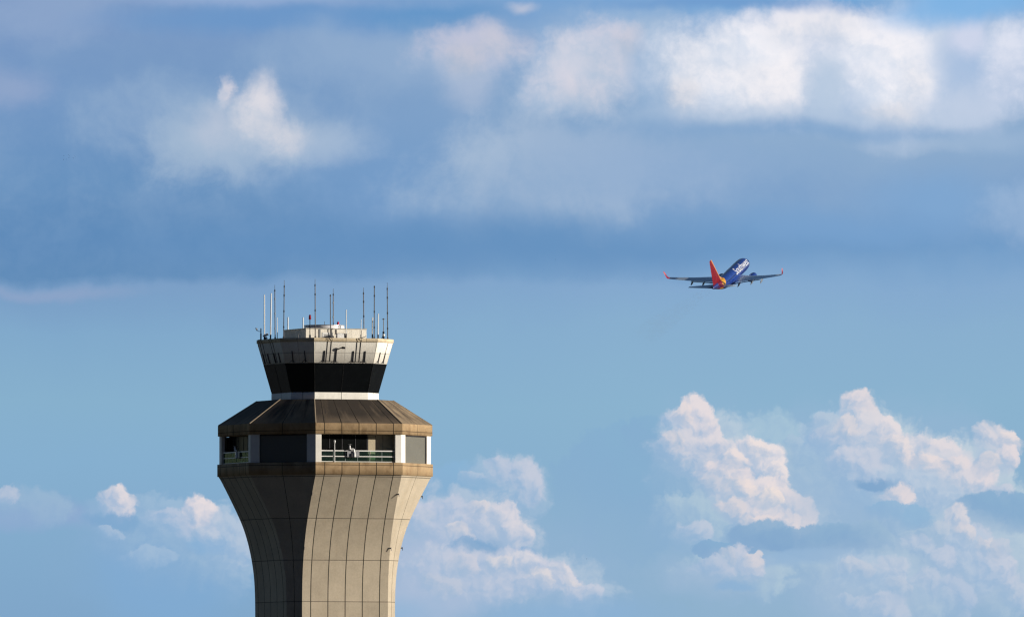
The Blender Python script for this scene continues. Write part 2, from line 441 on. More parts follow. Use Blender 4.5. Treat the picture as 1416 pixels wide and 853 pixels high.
    # grey scud with flat feet
    puff(1050, 744, 46, 22, (137, 171, 206), (117, 157, 199), 0.92, 0.26, 0.6, 0.8, 0.1)
    puff(1130, 748, 80, 22, (137, 171, 206), (117, 157, 199), 0.92, 0.26, 0.6, 0.8, 0.1)
    puff(1195, 742, 34, 22, (150, 179, 209), (124, 163, 202), 0.88, 0.28, 0.6, 0.8, 0.2)
    puff(985, 762, 30, 10, (130, 168, 206), (122, 162, 202), 0.85, 0.16, 0.5, 0.3, 0.0)
    soft(1110, 778, 170, 12, (148, 181, 213), 0.8, 0.5, 0.3)
    # lowest heaps
    soft(1210, 815, 95, 55, (168, 190, 214), 0.7, 0.9)
    soft(1345, 790, 90, 62, (170, 191, 215), 0.7, 0.9)
    soft(1000, 792, 95, 30, (162, 186, 212), 0.65, 0.9)
    puff(1030, 785, 28, 24, (196, 200, 219), (162, 187, 216), 0.9)
    puff(985, 790, 36, 18, (184, 194, 217), (156, 184, 215), 0.85)
    soft(1015, 812, 36, 10, (140, 177, 212), 0.8, 0.5, 0.6, pc)
    puff(1205, 800, 58, 32, (176, 194, 218), (154, 184, 216), 0.85)
    puff(1228, 795, 26, 24, (190, 199, 219), (162, 188, 217), 0.85)
    puff(1265, 755, 22, 18, (188, 198, 219), (158, 186, 216), 0.85)
    puff(1322, 726, 22, 24, (206, 205, 220), (174, 193, 218), foot=0.3)
    puff(1348, 750, 28, 22, (192, 199, 219), (164, 189, 217), 0.9)
    puff(1340, 780, 52, 44, (182, 196, 219), (156, 185, 216), 0.9)
    puff(1376, 786, 28, 32, (196, 201, 220), (166, 190, 218), 0.9)
    puff(1300, 778, 22, 24, (188, 197, 219), (158, 186, 216), 0.85)
    puff(1275, 810, 24, 26, (184, 195, 218), (156, 185, 216), 0.8)
    puff(1215, 848, 40, 26, (184, 195, 218), (156, 185, 216), 0.8)
    puff(1296, 735, 16, 13, (188, 198, 217), (156, 184, 213), 0.8)
    puff(1334, 742, 18, 15, (206, 204, 218), (170, 191, 216), 0.85)
    puff(1368, 762, 18, 15, (204, 203, 218), (168, 190, 215), 0.85)
    puff(1390, 760, 14, 13, (190, 198, 217), (160, 186, 214), 0.8)
    puff(1184, 786, 22, 14, (190, 198, 217), (158, 185, 214), 0.8)
    puff(1240, 815, 22, 16, (182, 194, 216), (156, 184, 213), 0.75)
    puff(1046, 778, 15, 13, (204, 202, 217), (168, 190, 215), 0.85)
    puff(1010, 772, 16, 11, (192, 197, 215), (160, 186, 213), 0.8)
    puff(1320, 835, 30, 34, (180, 193, 218), (154, 184, 216), 0.75)
    puff(1405, 826, 28, 30, (188, 197, 218), (158, 186, 216), 0.8)
    puff(1175, 828, 14, 9, (178, 193, 217), (154, 184, 216), 0.7)

    # beyond this stretch of the sky the NISHITA dome takes over
    sky = W.new('ShaderNodeTexSky', sky_type='NISHITA')
    sky.sun_disc = False
    sky.sun_elevation = SUN_EL
    sky.sun_rotation = math.pi - SUN_RIGHT
    sky.air_density = 1.0; sky.dust_density = 0.6; sky.ozone_density = 2.0
    far = W.m('MAXIMUM', W.m('ABSOLUTE', W.m('SUBTRACT', u, 7.08)), W.m('ABSOLUTE', W.m('SUBTRACT', v, 4.26)))
    keep = W.rng(far, 14.0, 60.0, 1.0, 0.0)
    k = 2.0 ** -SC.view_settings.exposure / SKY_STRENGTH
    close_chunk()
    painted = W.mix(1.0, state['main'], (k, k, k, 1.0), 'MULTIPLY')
    # unseen slate blue cover, added to dim and blue the fill on shaded faces
    dim_noise = W.noise(tc.outputs['Generated'], 2.6, 6.0, 0.6)['Fac']
    clear = W.m('MULTIPLY_ADD', y, 1.0, W.m('MULTIPLY', x, 0.25))       # dimmed mostly behind the camera, left brighter ahead
    cover = W.m('MULTIPLY', W.rng(dim_noise, 0.3, 0.5, 0.75, 1.0), W.rng(clear, 0.45, -0.15, 0.2, 0.97))
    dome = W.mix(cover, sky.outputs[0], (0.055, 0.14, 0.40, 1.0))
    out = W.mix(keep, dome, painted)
    go = W.new('NodeGroupOutput')
    W.put(go.inputs[0], out)
build_sky()
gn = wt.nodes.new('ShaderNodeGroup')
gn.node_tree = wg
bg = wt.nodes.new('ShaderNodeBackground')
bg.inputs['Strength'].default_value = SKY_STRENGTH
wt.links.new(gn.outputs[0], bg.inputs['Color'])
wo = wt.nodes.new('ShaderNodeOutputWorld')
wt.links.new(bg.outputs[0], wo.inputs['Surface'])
world.cycles.sampling_method = 'MANUAL'
world.cycles.sample_map_resolution = 256

# ------------------------------------------------------------------ materials
def mat(name, color, rough=0.6, metal=0.0, var=0.12, nscale=1.5, spec=0.4, bump=0.0, coat=0.0):
    m = bpy.data.materials.new(name)
    m.use_nodes = True
    t = NT(m.node_tree)
    b = m.node_tree.nodes['Principled BSDF']
    tc = t.new('ShaderNodeTexCoord')
    n = t.noise(tc.outputs['Object'], nscale, 5.0, 0.6)['Fac']
    f = t.rng(n, 0.25, 0.75, 1.0 - var, 1.0 + var)
    c = t.v('SCALE', (color[0], color[1], color[2]))
    t.put(c.node.inputs['Scale'], f)
    t.put(b.inputs['Base Color'], c)
    b.inputs['Roughness'].default_value = rough
    b.inputs['Metallic'].default_value = metal
    b.inputs['Specular IOR Level'].default_value = spec
    b.inputs['Coat Weight'].default_value = coat
    if bump:
        bp = t.new('ShaderNodeBump')
        bp.inputs['Strength'].default_value = bump
        t.put(bp.inputs['Height'], t.noise(tc.outputs['Object'], nscale * 6, 4.0, 0.6)['Fac'])
        t.put(b.inputs['Normal'], bp.outputs[0])
    return m

def concrete(name, color, period=None, single=False, seam=None, stain=(0.2, 0.15, 0.1), stain_amt=0.3, jw=0.055, streak=(0.9, 0.07), mottled=0.12, jdark=0.09, lo=0.45, hi=0.8, sw=0.035, edge_wear=None):
    """precast concrete: UV is (metres along the face, height); joints, course seams, rain streaks and mottling"""
    m = bpy.data.materials.new(name)
    m.use_nodes = True
    t = NT(m.node_tree)
    b = m.node_tree.nodes['Principled BSDF']
    uv = t.new('ShaderNodeUVMap', uv_map='UVMap').outputs[0]
    ob = t.new('ShaderNodeTexCoord').outputs['Object']
    u, v, _ = t.sep(uv)
    n1 = t.noise(ob, 0.55, 7.0, 0.62)['Fac']
    n2 = t.noise(ob, 5.0, 5.0, 0.65)['Fac']
    f = t.m('ADD', t.rng(n1, 0.25, 0.75, 1.0 - mottled, 1.0 + mottled), t.rng(n2, 0.2, 0.8, -0.07, 0.07))
    cells = None
    if period:
        cells = t.m('FLOOR', t.m('DIVIDE', u, period))
    if seam:
        row = t.m('FLOOR', t.m('DIVIDE', t.m('SUBTRACT', v, seam[0]), seam[1]))
        cells = row if cells is None else t.m('MULTIPLY_ADD', row, 7.31, cells)
    if cells is not None:
        wn = t.new('ShaderNodeTexWhiteNoise', noise_dimensions='1D')
        t.put(wn.inputs['W'], cells)
        f = t.m('ADD', f, t.rng(wn.outputs[0], 0.0, 1.0, -0.075, 0.075, False))
    c = t.v('SCALE', (color[0], color[1], color[2]))
    t.put(c.node.inputs['Scale'], f)
    # rain streaks
    su = t.m('MULTIPLY', u, streak[0]); sv = t.m('MULTIPLY', v, streak[1])
    st = t.noise(t.comb(su, sv, t.m('MULTIPLY', t.sep(ob)[0], 0.05)), 1.0, 6.0, 0.62)['Fac']
    sf = t.m('MULTIPLY', t.rng(st, lo, hi, 0.0, 1.0), stain_amt)
    if edge_wear:
        z0, z1 = edge_wear      # the stain gathers between these heights of the part
        sf = t.m('MULTIPLY', sf, t.rng(v, z0, z1, 0.25, 1.0))
    c = t.mix(sf, c, (stain[0], stain[1], stain[2], 1.0))
    lines = None
    if period:
        fr = t.m('ABSOLUTE', t.m('SUBTRACT', t.m('FRACT', t.m('ADD', t.m('DIVIDE', u, period), 0.5)), 0.5))
        lines = t.m('LESS_THAN', fr, jw / period)
    elif single:
        lines = t.m('LESS_THAN', t.m('ABSOLUTE', u), jw)
    if seam:
        fr = t.m('ABSOLUTE', t.m('SUBTRACT', t.m('FRACT', t.m('ADD', t.m('DIVIDE', t.m('SUBTRACT', v, seam[0]), seam[1]), 0.5)), 0.5))
        s2 = t.m('MULTIPLY', t.m('LESS_THAN', fr, sw / seam[1]), 0.75)
        lines = s2 if lines is None else t.m('MAXIMUM', lines, s2)
    if lines is not None:
        c = t.mix(lines, c, (color[0] * jdark, color[1] * jdark, color[2] * jdark, 1.0))
    t.put(b.inputs['Base Color'], c)
    b.inputs['Roughness'].default_value = 0.85
    b.inputs['Specular IOR Level'].default_value = 0.25
    bp = t.new('ShaderNodeBump')
    bp.inputs['Strength'].default_value = 0.25
    bp.inputs['Distance'].default_value = 0.05
    t.put(bp.inputs['Height'], n2)
    t.put(b.inputs['Normal'], bp.outputs[0])
    return m

# ------------------------------------------------------------------ object helpers
def link(name, bm, m, parent=None, smooth=False):
    me = bpy.data.meshes.new(name)
    bm.normal_update()
    bm.to_mesh(me)
    bm.free()
    for x in (m if isinstance(m, (list, tuple)) else [m]):
        me.materials.append(x)
    if smooth:
        for p in me.polygons:
            p.use_smooth = True
    o = bpy.data.objects.new(name, me)
    C.objects.link(o)
    if parent:
        o.parent = parent
    return o

def thing(name, label, cat, loc=(0, 0, 0), rot=(0, 0, 0), group=None):
    o = bpy.data.objects.new(name, None)
    C.objects.link(o)
    o.location = loc
    o.rotation_euler = rot
    o.empty_display_size = 0.5
    o['label'] = label
    o['category'] = cat
    if group:
        o['group'] = group
    return o

def tag(o, label, cat, group=None):
    o['label'] = label
    o['category'] = cat
    if group:
        o['group'] = group
    return o

def tube(bm, a, b, r0, r1=None, seg=10, cap=True):
    a, b = Vector(a), Vector(b)
    r1 = r0 if r1 is None else r1
    d = (b - a).normalized()
    q = d.to_track_quat('Z', 'Y')
    ra, rb = [], []
    for i in range(seg):
        w = 2 * math.pi * i / seg
        e = q @ Vector((math.cos(w), math.sin(w), 0))
        ra.append(bm.verts.new(a + e * r0)); rb.append(bm.verts.new(b + e * r1))
    for i in range(seg):
        j = (i + 1) % seg
        bm.faces.new((ra[i], ra[j], rb[j], rb[i]))
    if cap:
        bm.faces.new(ra[::-1]); bm.faces.new(rb)

def box(bm, c, s, mtx=None):
    """box with centre c and full sizes s"""
    vs = []
    for dx in (-.5, .5):
        for dy in (-.5, .5):
            for dz in (-.5, .5):
                p = Vector((c[0] + dx * s[0], c[1] + dy * s[1], c[2] + dz * s[2]))
                vs.append(bm.verts.new(mtx @ p if mtx else p))
    for f in ((0, 1, 3, 2), (4, 6, 7, 5), (0, 4, 5, 1), (2, 3, 7, 6), (0, 2, 6, 4), (1, 5, 7, 3)):
        bm.faces.new([vs[i] for i in f])

def prism(bm, pts, z0, z1):
    a = [bm.verts.new((p[0], p[1], z0)) for p in pts]
    b = [bm.verts.new((p[0], p[1], z1)) for p in pts]
    n = len(pts)
    for i in range(n):
        j = (i + 1) % n
        bm.faces.new((a[i], a[j], b[j], b[i]))
    bm.faces.new(a[::-1]); bm.faces.new(b)

def ball(bm, c, r, sx=1, sy=1, sz=1, seg=12):
    g = bmesh.ops.create_uvsphere(bm, u_segments=seg, v_segments=max(6, seg // 2), radius=r)
    for v in g['verts']:
        v.co = Vector((v.co.x * sx + c[0], v.co.y * sy + c[1], v.co.z * sz + c[2]))

# ------------------------------------------------------------------ ground (below the frame, lights the undersides)
gm = mat('grass_and_tarmac', (0.030, 0.032, 0.031), 0.95, var=0.35, nscale=0.02)
bm = bmesh.new()
bmesh.ops.create_circle(bm, cap_ends=True, radius=60000, segments=64)
g = link('ground', bm, gm)
g['kind'] = 'structure'

# ------------------------------------------------------------------ the control tower
TH = R(21.0)                       # turn of the wide face to the right
TC = Vector(((449.4 - 708) * K * 1608 / 1600, 1608.0, 0.0))
def Z(y):                          # photo row at the tower's front -> height
    return CAM_Z + (HOR - y) * K

tower = thing('control_tower', 'concrete airport control tower with flared shaft, brown sloped roof and dark glass cab', 'control tower', TC, (0, 0, TH))

NRM, TAN = [], []
for i in range(8):
    a = R(-90 + 45 * i)
    n = Vector((round(math.cos(a), 12), round(math.sin(a), 12), 0))
    NRM.append(n); TAN.append(Vector((-n.y, n.x, 0)))
def dims(i, L, S):
    return (L, L / 2 + S / math.sqrt(2)) if i % 2 == 0 else (S, S / 2 + L / math.sqrt(2))
def fp(i, u, off, y, L, S):        # point on face i; u, off, L, S in photo pixels, y a photo row
    w, a = dims(i, L, S)
    p = (NRM[i] * (a + off) + TAN[i] * u) * K
    p.z = Z(y)
    return p
def shrink(L, S, d):               # inset an octagon by d
    return L - 0.8284 * d, S - 0.8284 * d

def skin(rings, faces=range(8), Lref=None, cap0=False, cap1=False, bm=None):
    """rings: (row, L, S). One strip per face with its own vertices; UV = (metres from the face's middle, height)"""
    bm = bm or bmesh.new()
    uvl = bm.loops.layers.uv.get('UVMap') or bm.loops.layers.uv.new('UVMap')
    for i in faces:
        rows = []
        for (y, L, S) in rings:
            w, _ = dims(i, L, S)
            wr = w if Lref is None else dims(i, *Lref)[0]
            rows.append((bm.verts.new(fp(i, -w / 2, 0, y, L, S)), bm.verts.new(fp(i, w / 2, 0, y, L, S)), wr * K / 2, Z(y)))
        for a, b in zip(rows, rows[1:]):
            f = bm.faces.new((a[0], a[1], b[1], b[0]))
            f.material_index = i % 2
            for lp, (uu, vv) in zip(f.loops, ((-a[2], a[3]), (a[2], a[3]), (b[2], b[3]), (-b[2], b[3]))):
                lp[uvl].uv = (uu, vv)
            f.smooth = True
    for cap, (y, L, S), flip in ((cap0, rings[0], True), (cap1, rings[-1], False)):
        if cap:
            vs = [bm.verts.new(fp(i, -dims(i, L, S)[0] / 2, 0, y, L, S)) for i in range(8)]
            f = bm.faces.new(vs[::-1] if flip else vs)
            f.material_index = 0
    return bm

PER = 25.4 * K
SH = (0.455, 0.39, 0.295)
seam_rows = (Z(716.5), 57.3 * K)
sh_long = concrete('shaft_concrete', SH, period=PER, seam=seam_rows, stain=(0.33, 0.26, 0.17), stain_amt=0.28, mottled=0.09, jw=0.05)
sh_short = concrete('shaft_concrete_chamfer', SH, single=True, seam=seam_rows, stain=(0.33, 0.26, 0.17), stain_amt=0.28, mottled=0.09, jw=0.03)
BR = (0.37, 0.26, 0.145)
le_long = concrete('ledge_concrete', BR, period=PER, seam=(Z(643.4), 9.0), stain=(0.17, 0.105, 0.05), stain_amt=0.75, jw=0.045, streak=(0.8, 0.5), lo=0.42, hi=0.72)
le_short = concrete('ledge_concrete_chamfer', BR, single=True, seam=(Z(643.4), 9.0), stain=(0.2, 0.12, 0.06), stain_amt=0.75, jw=0.03, streak=(0.8, 0.5), lo=0.42, hi=0.72)
fa_long = concrete('eave_concrete', BR, period=PER, seam=(Z(596.0), 9.0), stain=(0.17, 0.105, 0.05), stain_amt=0.75, jw=0.045, streak=(0.9, 0.5), lo=0.42, hi=0.72)
fa_short = concrete('eave_concrete_chamfer', BR, single=True, seam=(Z(596.0), 9.0), stain=(0.2, 0.12, 0.06), stain_amt=0.75, jw=0.03, streak=(0.9, 0.5), lo=0.42, hi=0.72)
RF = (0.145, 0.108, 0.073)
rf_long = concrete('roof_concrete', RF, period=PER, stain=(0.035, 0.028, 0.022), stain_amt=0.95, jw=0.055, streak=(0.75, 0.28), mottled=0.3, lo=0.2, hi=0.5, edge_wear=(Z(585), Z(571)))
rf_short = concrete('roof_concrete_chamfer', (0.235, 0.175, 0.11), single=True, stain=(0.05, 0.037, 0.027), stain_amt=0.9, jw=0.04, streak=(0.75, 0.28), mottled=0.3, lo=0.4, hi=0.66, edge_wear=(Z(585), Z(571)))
PW = (0.84, 0.81, 0.73)
cf_long = concrete('cab_panel', PW, period=45.0 * K, seam=(Z(487), 30.0), stain=(0.6, 0.52, 0.4), stain_amt=0.35, jw=0.02, jdark=0.5, mottled=0.05)
cf_short = concrete('cab_panel_chamfer', PW, single=True, seam=(Z(487), 30.0), stain=(0.6, 0.52, 0.4), stain_amt=0.35, jw=0.02, jdark=0.5, mottled=0.05)
capm = concrete('parapet_cap_metal', (0.62, 0.52, 0.36), period=30 * K, stain=(0.36, 0.25, 0.12), stain_amt=0.6, jw=0.02, streak=(0.5, 1.5))
white = mat('white_paint', (0.78, 0.77, 0.74), 0.5, var=0.05)
offw = mat('cream_panel', (0.72, 0.67, 0.55), 0.6, var=0.06)
dark = mat('dark_metal', (0.045, 0.045, 0.05), 0.5, metal=0.3, var=0.2)
steel = mat('grey_steel', (0.35, 0.36, 0.37), 0.4, metal=0.6, var=0.1)
pillar_m = mat('pillar_paint', (0.76, 0.73, 0.66), 0.6, var=0.06, nscale=0.7)
louver_m = None
black_glass = mat('tinted_glass', (0.004, 0.005, 0.006), 0.08, var=0.2, spec=0.35)
black_frame = mat('black_frame', (0.012, 0.012, 0.013), 0.6, var=0.2, spec=0.2)
inner_glass = mat('smoked_glass', (0.006, 0.007, 0.007), 0.3, var=0.2, spec=0.04)
inner_wall = mat('gallery_plaster', (0.5, 0.43, 0.3), 0.8, var=0.05)
dull = mat('bitumen_roof', (0.3, 0.29, 0.27), 0.9, var=0.15)

# shaft ------------------------------------------------------------
AP = [(656.5, 134.6), (661, 131.6), (668, 127.6), (682, 120.0), (690, 115.9), (700, 110.6), (716.5, 102.4), (724, 99.0), (740, 93.2), (759, 88.0),
      (774, 85.0), (788, 82.7), (802, 81.3), (816, 80.6), (831, 80.2), (860, 80.0), (1000, 80.0), (1176.5, 80.0)]
LS = 126.8
def ap_at(y):
    for (y0, a0), (y1, a1) in zip(AP, AP[1:]):
        if y0 <= y <= y1:
            return a0 + (a1 - a0) * (y - y0) / (y1 - y0)
    return AP[-1][1]
# ease the profile into a smooth curve
rows = []
y = 656.5
while y < 840:
    rows.append(y); y += 4.0
rows += [860, 1000, 1176.5]
def ap_s(y):
    k = [ap_at(max(656.5, y + d)) for d in (-10, -5, 0, 5, 10)]
    return sum(k) / 5 if y > 668 else ap_at(y)
rings = [(y, LS, (ap_s(y) - LS / 2) * math.sqrt(2)) for y in reversed(rows)]
shaft = link('shaft', skin(rings), [sh_long, sh_short], tower)
SHAFT_S = lambda y: (ap_s(y) - LS / 2) * math.sqrt(2)

# ledge under the gallery
bm = skin([(656.6, 126.6, 100.2), (656.5, 128.2, 101.8), (639.6, 128.2, 101.8), (639.5, 100, 80)], cap1=True)
ledge = link('ledge', bm, [le_long, le_short], tower)

# roof: eave band and slope
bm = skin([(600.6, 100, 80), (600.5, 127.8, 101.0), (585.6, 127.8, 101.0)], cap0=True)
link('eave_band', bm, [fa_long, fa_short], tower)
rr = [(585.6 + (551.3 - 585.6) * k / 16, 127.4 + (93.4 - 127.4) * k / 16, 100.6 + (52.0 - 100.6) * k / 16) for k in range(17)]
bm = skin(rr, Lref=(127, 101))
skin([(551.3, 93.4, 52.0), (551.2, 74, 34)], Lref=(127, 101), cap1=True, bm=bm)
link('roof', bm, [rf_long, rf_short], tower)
hip_m = concrete('hip_concrete', (0.3, 0.24, 0.17), stain_amt=0.5)
for i in range(8):                  # pale ridge rolls on the hips
    bm = bmesh.new()
    a = fp(i, dims(i, 127.4, 100.6)[0] / 2, 0, 585.6, 127.4, 100.6)
    b = fp(i, dims(i, 93.4, 52)[0] / 2, 0, 551.3, 93.4, 52)
    tube(bm, a, b, 0.07, 0.06, 6)
    link('roof_hip', bm, hip_m, tower)

# gallery
GL, GS = 126.2, 99.4
il, is_ = shrink(GL, GS, 13.2)
core = skin([(639.5, il, is_), (600.5, il, is_)])
link('gallery_wall', core, [inner_wall, inner_wall], tower)
for i in range(8):
    j = (i + 1) % 8
    wi, wj = dims(i, GL, GS)[0], dims(j, GL, GS)[0]
    ei = 8.6 if i % 2 == 0 else 13.6
    ej = 8.6 if j % 2 == 0 else 13.6
    pts = [fp(i, wi / 2 - ei, 0, 600, GL, GS), fp(i, wi / 2, 0, 600, GL, GS), fp(j, -wj / 2 + ej, 0, 600, GL, GS),
           fp(j, -wj / 2 + ej, -5, 600, GL, GS), fp(i, wi / 2 - 2.1, -5, 600, GL, GS), fp(i, wi / 2 - ei, -5, 600, GL, GS)]
    bm = bmesh.new()
    prism(bm, pts, Z(639.5), Z(600.5))
    link('pillar', bm, pillar_m, tower)
# blind louvre panels on the chamfers
def louver_material():
    m = bpy.data.materials.new('louver_grey')
    m.use_nodes = True
    t = NT(m.node_tree)
    b = m.node_tree.nodes['Principled BSDF']
    z = t.sep(t.new('ShaderNodeTexCoord').outputs['Object'])[2]
    fr = t.m('FRACT', t.m('MULTIPLY', z, 10.0))
    c = t.mix(t.m('LESS_THAN', fr, 0.3), (0.13, 0.127, 0.105, 1), (0.105, 0.103, 0.086, 1))
    t.put(b.inputs['Base Color'], c)
    b.inputs['Roughness'].default_value = 0.6
    bp = t.new('ShaderNodeBump')
    bp.inputs['Distance'].default_value = 0.03
    t.put(bp.inputs['Height'], t.m('PINGPONG', fr, 0.5))
    t.put(b.inputs['Normal'], bp.outputs[0])
    return m
louver_m = louver_material()
for i in (1, 3, 5, 7):
    w = dims(i, GL, GS)[0] / 2 - 13.8
    bm = bmesh.new()
    a = [fp(i, -w, -2.2, 639.4, GL, GS), fp(i, w, -2.2, 639.4, GL, GS), fp(i, w, -2.2, 602.2, GL, GS), fp(i, -w, -2.2, 602.2, GL, GS)]
    b = [p - NRM[i] * 0.15 for p in a]
    va = [bm.verts.new(p) for p in a]; vb = [bm.verts.new(p) for p in b]
    bm.faces.new(va); bm.faces.new(vb[::-1])
    for q in range(4):
        r = (q + 1) % 4
        bm.faces.new((va[q], vb[q], vb[r], va[r]))
    lp = link('louver_panel', bm, louver_m, tower)
    bm = bmesh.new()                # dark shadow-gap frame
    for s in (-1, 1):
        tube(bm, fp(i, s * (w - 0.5), -1.9, 639.3, GL, GS), fp(i, s * (w - 0.5), -1.9, 601, GL, GS), 0.05, None, 6)
    tube(bm, fp(i, -w, -1.9, 601.9, GL, GS), fp(i, w, -1.9, 601.9, GL, GS), 0.07, None, 6)
    link('frame', bm, dark, lp)

glass_m = bpy.data.materials.new('green_rail_glass')
glass_m.use_nodes = True
t = NT(glass_m.node_tree)
glass_m.node_tree.nodes.clear()
tr = t.new('ShaderNodeBsdfTransparent'); tr.inputs[0].default_value = (0.62, 0.78, 0.71, 1)
gl = t.new('ShaderNodeBsdfGlossy'); gl.inputs['Roughness'].default_value = 0.1; gl.inputs[0].default_value = (0.7, 0.85, 0.8, 1)
df = t.new('ShaderNodeBsdfDiffuse'); df.inputs[0].default_value = (0.08, 0.16, 0.13, 1)
m1 = t.new('ShaderNodeMixShader'); m1.inputs[0].default_value = 0.08
t.put(m1.inputs[1], tr.outputs[0]); t.put(m1.inputs[2], df.outputs[0])
m2 = t.new('ShaderNodeMixShader'); m2.inputs[0].default_value = 0.04
t.put(m2.inputs[1], m1.outputs[0]); t.put(m2.inputs[2], gl.outputs[0])
mo = t.new('ShaderNodeOutputMaterial'); t.put(mo.inputs[0], m2.outputs[0])

def fbox(bm, i, u0, u1, o0, o1, y0, y1, L=GL, S=GS):
    """a block against face i between u0..u1, offsets o0..o1 and rows y0..y1"""
    vs = []
    for uu in (u0, u1):
        for oo in (o0, o1):
            for yy in (y0, y1):
                vs.append(bm.verts.new(fp(i, uu, oo, yy, L, S)))
    for f in ((0, 1, 3, 2), (4, 6, 7, 5), (0, 4, 5, 1), (2, 3, 7, 6), (0, 2, 6, 4), (1, 5, 7, 3)):
        bm.faces.new([vs[k] for k in f])
    bmesh.ops.recalc_face_normals(bm, faces=bm.faces)

for i in (0, 2, 4, 6):
    # windows and door on the inner wall
    bm = bmesh.new()
    wide = i == 6                    # dark glass stretched over the end wall to stand in for its shade
    fbox(bm, i, -57.5, 44.0 if wide else 17.5, -13.1, -12.8, 638.8, 601.2)
    w = link('window', bm, inner_glass, tower)
    for uu in (-57, -38, -19.5, 0, 17.3) + ((30.0, 43.8) if wide else ()):
        bm = bmesh.new()
        fbox(bm, i, uu - 0.5, uu + 0.5, -12.8, -12.3, 638.8, 601.2)
        link('mullion', bm, dark, w)
    if not wide:                     # door: a leaf with dark rebates, standing 1 cm proud of the wall
        bm = bmesh.new()
        fbox(bm, i, 19.2, 40.4, -13.19, -13.05, 638.8, 602.0)
        door = link('door', bm, inner_wall, tower)
        for (u0, u1) in ((29.8, 30.4), (18.6, 19.0), (40.6, 41.0)):
            bm = bmesh.new()
            fbox(bm, i, u0, u1, -13.1, -12.95, 638.8, 602.0)
            link('rebate', bm, dark, door)
    # railing
    bm = bmesh.new()
    ua, ub = -GL / 2 + 8.7, GL / 2 - 8.7
    posts = [ua + 0.6 + (ub - ua - 1.2) * k / 6 for k in range(7)]
    fbox(bm, i, ua, ub, -3.1, -2.1, 624.4, 622.9)
    fbox(bm, i, ua, ub, -3.0, -2.2, 632.0, 630.8)
    fbox(bm, i, ua, ub, -3.0, -2.2, 639.0, 638.2)
    rail = link('railing', bm, white, tower)
    for uu in posts:
        bm = bmesh.new()
        fbox(bm, i, uu - 0.55, uu + 0.55, -4.2, -3.2, 639.4, 623.2)
        link('post', bm, steel, rail)
    for k in range(6):
        bm = bmesh.new()
        fbox(bm, i, posts[k] + 0.9, posts[k + 1] - 0.9, -2.75, -2.55, 638.4, 624.2)
        link('glass_panel', bm, glass_m, rail)

# cab ---------------------------------------------------------------
CL, CSd = 93.6, 51.4
def cab(y):
    d = (y - 471.0) * 18.6 / 70.0
    return shrink(CL, CSd, d)
c541 = cab(541)
bm = skin([(551.2, c541[0] + .4, c541[1] + .4), (541.2, c541[0] + .4, c541[1] + .4), (541.1, c541[0] - 8, c541[1] - 8)])
link('cab_base', bm, [concrete('cab_base_panel', PW, single=True, stain_amt=0.2, jw=0.03, mottled=0.05)] * 2, tower)
for i in range(8):
    bm = skin([(541.2,) + cab(541.2), (500.9,) + cab(500.9)], faces=[i])
    w = link('cab_window', bm, [black_glass, black_glass], tower)
    a, b = cab(541), cab(501.2)
    for uu in ((-.5, 0) if i % 2 == 0 else (-.5,)):
        bm = bmesh.new()
        tube(bm, fp(i, uu * dims(i, *a)[0], 0.1, 541, *a), fp(i, uu * dims(i, *b)[0], 0.1, 501.2, *b), 0.022, None, 6)
        link('mullion', bm, black_frame, w)
bm = skin([(501.0, *shrink(*cab(501.0), 4)), (500.95, *cab(500.95)), (471.2, *cab(471.2))])
link('cab_fascia', bm, [cf_long, cf_short], tower)
pc1 = shrink(CL, CSd, -1.0)
bm = skin([(471.6, *shrink(CL, CSd, 1)), (471.5, *pc1), (466.9, *pc1), (466.4, *shrink(*pc1, 0.4)), (466.3, *shrink(CL, CSd, 5)), (467.8, *shrink(CL, CSd, 5))])
link('parapet_cap', bm, [capm, capm], tower)
bm = skin([(467.8, *shrink(CL, CSd, 1.5)), (467.2, *shrink(CL, CSd, 1.6))], cap1=True)
link('roof_deck', bm, [dull, dull], tower)
for i in range(8):
    bm = bmesh.new()
    a, b = cab(500.7), cab(472)
    tube(bm, fp(i, dims(i, *a)[0] / 2, -0.02, 500.7, *a), fp(i, dims(i, *b)[0] / 2, -0.02, 472, *b), 0.02, None, 5)
    link('corner_seam', bm, offw, tower)

# posts on the cab fascia with their stays, a lamp and cable runs
def cabp(i, u, off, y):
    return fp(i, u, off, y, *cab(y))
def fascia_post(i, u, top=484.2, lamp=False):
    bm = bmesh.new()
    tube(bm, cabp(i, u, 0.7, 499.8), cabp(i, u, 0.7, top), 0.065, 0.05, 8)
    tube(bm, cabp(i, u, -0.2, 498.6), cabp(i, u, 0.8, 498.6), 0.07, None, 6)
    tube(bm, cabp(i, u, -0.2, 488.5), cabp(i, u, 0.8, 488.5), 0.05, None, 6)
    o = link('fascia_post', bm, dark, tower)
    bm = bmesh.new()
    tube(bm, cabp(i, u - 6, 0.5, 500.3), cabp(i, u, 0.7, 496.2), 0.022, None, 5)
    tube(bm, cabp(i, u + 3.5, 0.5, 500.3), cabp(i, u, 0.7, 497.2), 0.018, None, 5)
    link('stay', bm, dark, o)
    if lamp:
        bm = bmesh.new()
        a, b, c = cabp(i, u, 0.7, top), cabp(i, u + 6, 4, top - 2.6), cabp(i, u + 10.5, 6, top - 2.2)
        tube(bm, a, b, 0.06, None, 8)
        tube(bm, b, c, 0.13, 0.10, 8)
        link('lamp', bm, dark, o)
def u_on(i, sx, y):                 # along-face position of a photo column
    L, S = cab(y)
    w, a = dims(i, L, S)
    n, tt = NRM[i], TAN[i]
    sx_ = sx - 449.4
    nx = n.x * math.cos(TH) - n.y * math.sin(TH)
    tx = tt.x * math.cos(TH) - tt.y * math.sin(TH)
    return (sx_ - a * nx) / tx
for sx in (449.0, 488.8, 505.0):
    fascia_post(0, u_on(0, sx, 496))
